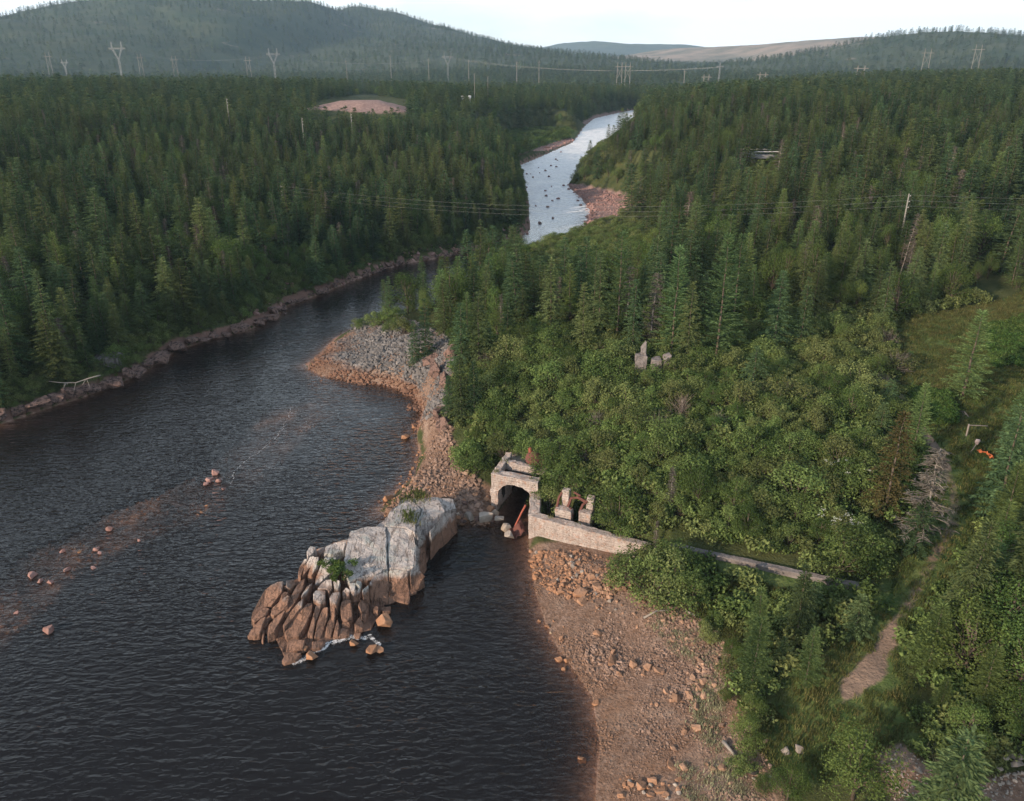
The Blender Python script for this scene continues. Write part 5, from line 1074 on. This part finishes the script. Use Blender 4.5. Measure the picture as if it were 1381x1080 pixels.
# ------------------------------------------------------------------ poles, wires, towers, buildings
def utility_pole(x, y, h, lab, group=None, arm=True, base=None):
    q = base or on_ground(x, y); o = empty('utility_pole', q); tag(o, lab, 'pole', group)
    sh_ = MB().tube([(0, 0, -.5), (0, 0, h)], [.16, .11], 8).build('shaft', M['pole_wood'], o)
    for k in (0, 1, 2): MB().tube([(.12, 0, h - .4 - k * .9), (.34, 0, h - .3 - k * .9)], .05, 6).build('insulator', M['insulator'], sh_)
    return q + Vector((0, 0, h - .15))
def wire(p, q, sag, lab, group=None, r=.009, name='power_line', mat='wire_metal'):
    pts = [p.lerp(q, t) - Vector((0, 0, sag * 4 * t * (1 - t))) for t in np.linspace(0, 1, 15)]; o = MB().tube(pts, r, 4).build(name, M[mat]); return tag(o, lab, 'cable', group)
b1 = G(1213, 330, 13); b1.z = zat(b1.x, b1.y); tp1 = utility_pole(0, 0, max(7, G(1218, 300, 0).z + 0) if False else 9.5, 'pale utility pole rising from the woods behind the clearing', base=b1)
tp2 = G(380, 262, 13.); b2 = Vector((tp2.x, tp2.y, zat(tp2.x, tp2.y))); utility_pole(0, 0, max(8., tp2.z - b2.z), 'pale utility pole in the forest of the far bank', base=b2); tp2.z = b2.z + max(8., tp2.z - b2.z) - .15
tp3 = tp1 + Vector((85, -4, 2)); b3 = Vector((tp3.x, tp3.y, zat(tp3.x, tp3.y))); utility_pole(0, 0, 10, 'pale utility pole standing in the deep woods past the clearing', base=b3); tp3.z = b3.z + 9.8
for k in (-1.1, 0, 1.1):
    off = Vector((0, 0, -.9 + k * .8)); wire(tp1 + off, tp2 + off, 3.2, 'thin power line strung across the river between two poles', 'wires across the river'); wire(tp1 + off, tp3 + off, 1.5, 'thin power line running from the pale pole into the woods', 'wires into the woods')
for k, (x, y, h) in enumerate([(310,168,13),(408,170,10),(474,165,10),(640,128,15),(658,127,13)]):
    p_ = G(x, y, 22); r_ = 1.0; q = Vector((p_.x * .8, p_.y * .8, 0)) if y < 150 else Vector((p_.x, p_.y, 0)); q.z = zat(q.x, q.y); utility_pole(0, 0, h + 3, 'lone pale pole standing above the treetops of the far bank', 'poles above the far trees', base=q)
def far_at(px, py, dist):
    d = ray(px, py); h = math.hypot(d[0], d[1]); x, y = d[0] / h * dist, d[1] / h * dist; return Vector((x, y, zat(x, y)))
def lattice(m, a_, b_, w0, w1, n, r):
    a_, b_ = Vector(a_), Vector(b_); d = (b_ - a_).normalized(); x = d.orthogonal().normalized() if abs(d.z) < .99 else Vector((1, 0, 0)); y = d.cross(x)
    for i in range(n):
        t0, t1 = i / n, (i + 1) / n; c0_, c1_ = a_.lerp(b_, t0), a_.lerp(b_, t1); v0, v1 = w0 + (w1 - w0) * t0, w0 + (w1 - w0) * t1; cs = [(1, 1), (-1, 1), (-1, -1), (1, -1)]
        for k in range(4):
            p0 = c0_ + x * cs[k][0] * v0 + y * cs[k][1] * v0; p1 = c1_ + x * cs[k][0] * v1 + y * cs[k][1] * v1; e1 = c1_ + x * cs[(k + 1) % 4][0] * v1 + y * cs[(k + 1) % 4][1] * v1
            m.tube([p0, p1], r, 4); m.tube([p0, e1], r * .6, 4)
TW = []
for k, (px, ptop, dist, hh, lab) in enumerate([(162,56,1150,40,'tall guyed lattice tower below the broad mountain slope'),(370,65,1150,38,'lattice tower with forked head beside the pale gravel pit'),(604,70,1200,38,'lattice tower near the white building'),(88,80,1500,26,'small faint lattice tower at the foot of the mountain'),(971,84,1000,36,'slender lattice tower above the river bend')]):
    q = far_at(px, 90, dist); zt = CAMH + (ray(px, ptop)[2] / math.hypot(*ray(px, ptop)[:2])) * dist; hh = max(18, zt - q.z); o = empty('transmission_tower', q); tag(o, lab, 'tower'); s_ = hh / 40.
    if k == 4:
        m = MB(); lattice(m, (0, 0, -1), (0, 0, hh), 1.0, .3, 10, .16); m.build('mast', M['galvanised_steel'], o); m = MB(); lattice(m, (-4, 0, hh * .85), (4, 0, hh * .85), .4, .4, 4, .12); m.build('crossarm', M['galvanised_steel'], o); TW.append((q, s_)); continue
    m = MB(); lattice(m, (0, 0, -1), (0, 0, 24 * s_), .4, .9, 6, .13); m.build('mast', M['galvanised_steel'], o)
    for sg_ in (-1, 1): m = MB(); lattice(m, (0, 0, 24 * s_), (sg_ * 4.6 * s_, 0, 34 * s_), .5, .7, 3, .12); lattice(m, (sg_ * 4.6 * s_, 0, 34 * s_), (sg_ * 4.6 * s_, 0, 40 * s_), .7, .2, 2, .11); m.build('fork', M['galvanised_steel'], o)
    m = MB(); lattice(m, (-8 * s_, 0, 34 * s_), (8 * s_, 0, 34 * s_), .5, .5, 6, .11); m.build('crossarm', M['galvanised_steel'], o); TW.append((q, s_))
def span(i, j, lab):
    (p, s0), (q, s1) = TW[i], TW[j]
    for k in (-7.5, 0, 7.5): wire(p + Vector((k * s0, 0, 33 * s0)), q + Vector((k * s1, 0, 33 * s1)), 9, lab, 'wires: ' + lab[:30], .055)
span(0, 1, 'long cable strung between the two lattice towers nearest the gravel pit'); span(1, 2, 'long cable strung from the forked tower to the tower by the building'); span(2, 4, 'long cable crossing the valley to the slender river bend tower')
for k, (px, ptop, dist, w_) in enumerate([(67,70,1300,3),(190,72,1300,3),(236,75,1200,3),(335,76,1200,3),(467,80,1100,0),(527,73,1100,0),(697,82,1000,0),(727,81,1000,0),(836,84,950,3),(847,84,950,3),(924,94,900,0),(954,100,850,3),(1030,97,800,3),(1162,90,700,3.2),(1248,65,1150,4.5),(1315,60,1200,4.5),(578,78,1100,0),(632,80,1050,0)]):
    q = far_at(px, 90, dist); d = ray(px, ptop); zt = CAMH + d[2] / math.hypot(*d[:2]) * dist; hh = max(14, zt - q.z); o = empty('pole_frame' if w_ else 'tall_pole', q)
    if w_:
        tag(o, 'grey two legged pole frame carrying cables across the distant valley', 'pole', 'two legged frames of the power corridor')
        for sg_ in (-1, 1): MB().tube([(sg_ * w_, 0, -1), (sg_ * w_ * .8, 0, hh)], .3, 6).build('leg', M['pole_wood'], o)
        MB().box((0, 0, hh * .86), (w_ * 3.4, .4, .5)).build('crossarm', M['pole_wood'], o); MB().tube([(-w_, 0, hh * .45), (w_ * .85, 0, hh * .82)], .16, 5).build('brace', M['pole_wood'], o); MB().tube([(w_, 0, hh * .45), (-w_ * .85, 0, hh * .82)], .16, 5).build('brace', M['pole_wood'], o)
    else:
        tag(o, 'single tall grey pole of the distant power corridor', 'pole', 'single poles of the power corridor'); MB().tube([(0, 0, -1), (0, 0, hh)], [.4, .28], 6).build('shaft', M['pole_wood'], o); MB().box((0, 0, hh * .93), (3.2, .25, .3)).build('crossarm', M['pole_wood'], o)
# white shed far up the valley
q = on_ground(629, 142); sh = empty('white_shed', q); tag(sh, 'white metal shed among the trees far up the valley', 'building'); hz_ = 4.2
wall_ = MB().box((0, 0, hz_ / 2), (5, 4, hz_)).build('wall', M['white_metal'], sh); m = MB(); m.V = [Vector(v) for v in [(-2.8, -2.3, hz_ + .02), (2.8, -2.3, hz_ + .02), (2.8, 2.3, hz_ + .02), (-2.8, 2.3, hz_ + .02), (-2.8, 0, hz_ + 1.1), (2.8, 0, hz_ + 1.1)]]; m.F = [(0, 1, 5, 4), (2, 3, 4, 5), (0, 4, 3), (1, 2, 5), (3, 2, 1, 0)]; m.build('roof', M['white_metal'], sh); MB().box((-1., -2.05, 1.2), (1.4, .1, 2.2)).build('door', M['galvanised_steel'], wall_)
# highway bridge glimpses
for (px, py, dist, w_, lab) in [(898,125,700,26,'grey highway bridge deck glimpsed above the river'),(1032,211,255,11,'grey roadside guard rail and road showing through the trees')]:
    d = ray(px, py); h = math.hypot(d[0], d[1]); q = Vector((d[0] / h * dist, d[1] / h * dist, 0)); zt = CAMH + d[2] / h * dist
    if dist < 300: q = on_ground(px, py + 4); zt = q.z + 1.6
    o = empty('road_bridge', (q.x, q.y, zt)); tag(o, lab, 'bridge')
    MB().box((0, 0, -.5), (w_, 7, .9), .12).build('deck', M['road_asphalt'], o); gz = zat(q.x, q.y)
    for sg_ in (-1, 1):
        MB().tube([(-w_ / 2, sg_ * 3.3, .75), (w_ / 2, sg_ * 3.3, .75)], .14, 5).build('guard_rail', M['guard_rail'], o)
        MB().box((sg_ * w_ * .36, 0, (gz - zt) / 2 - 1.2), (1.2, 5, max(1., zt - gz + .6)), .12).build('pier', M['concrete'], o)
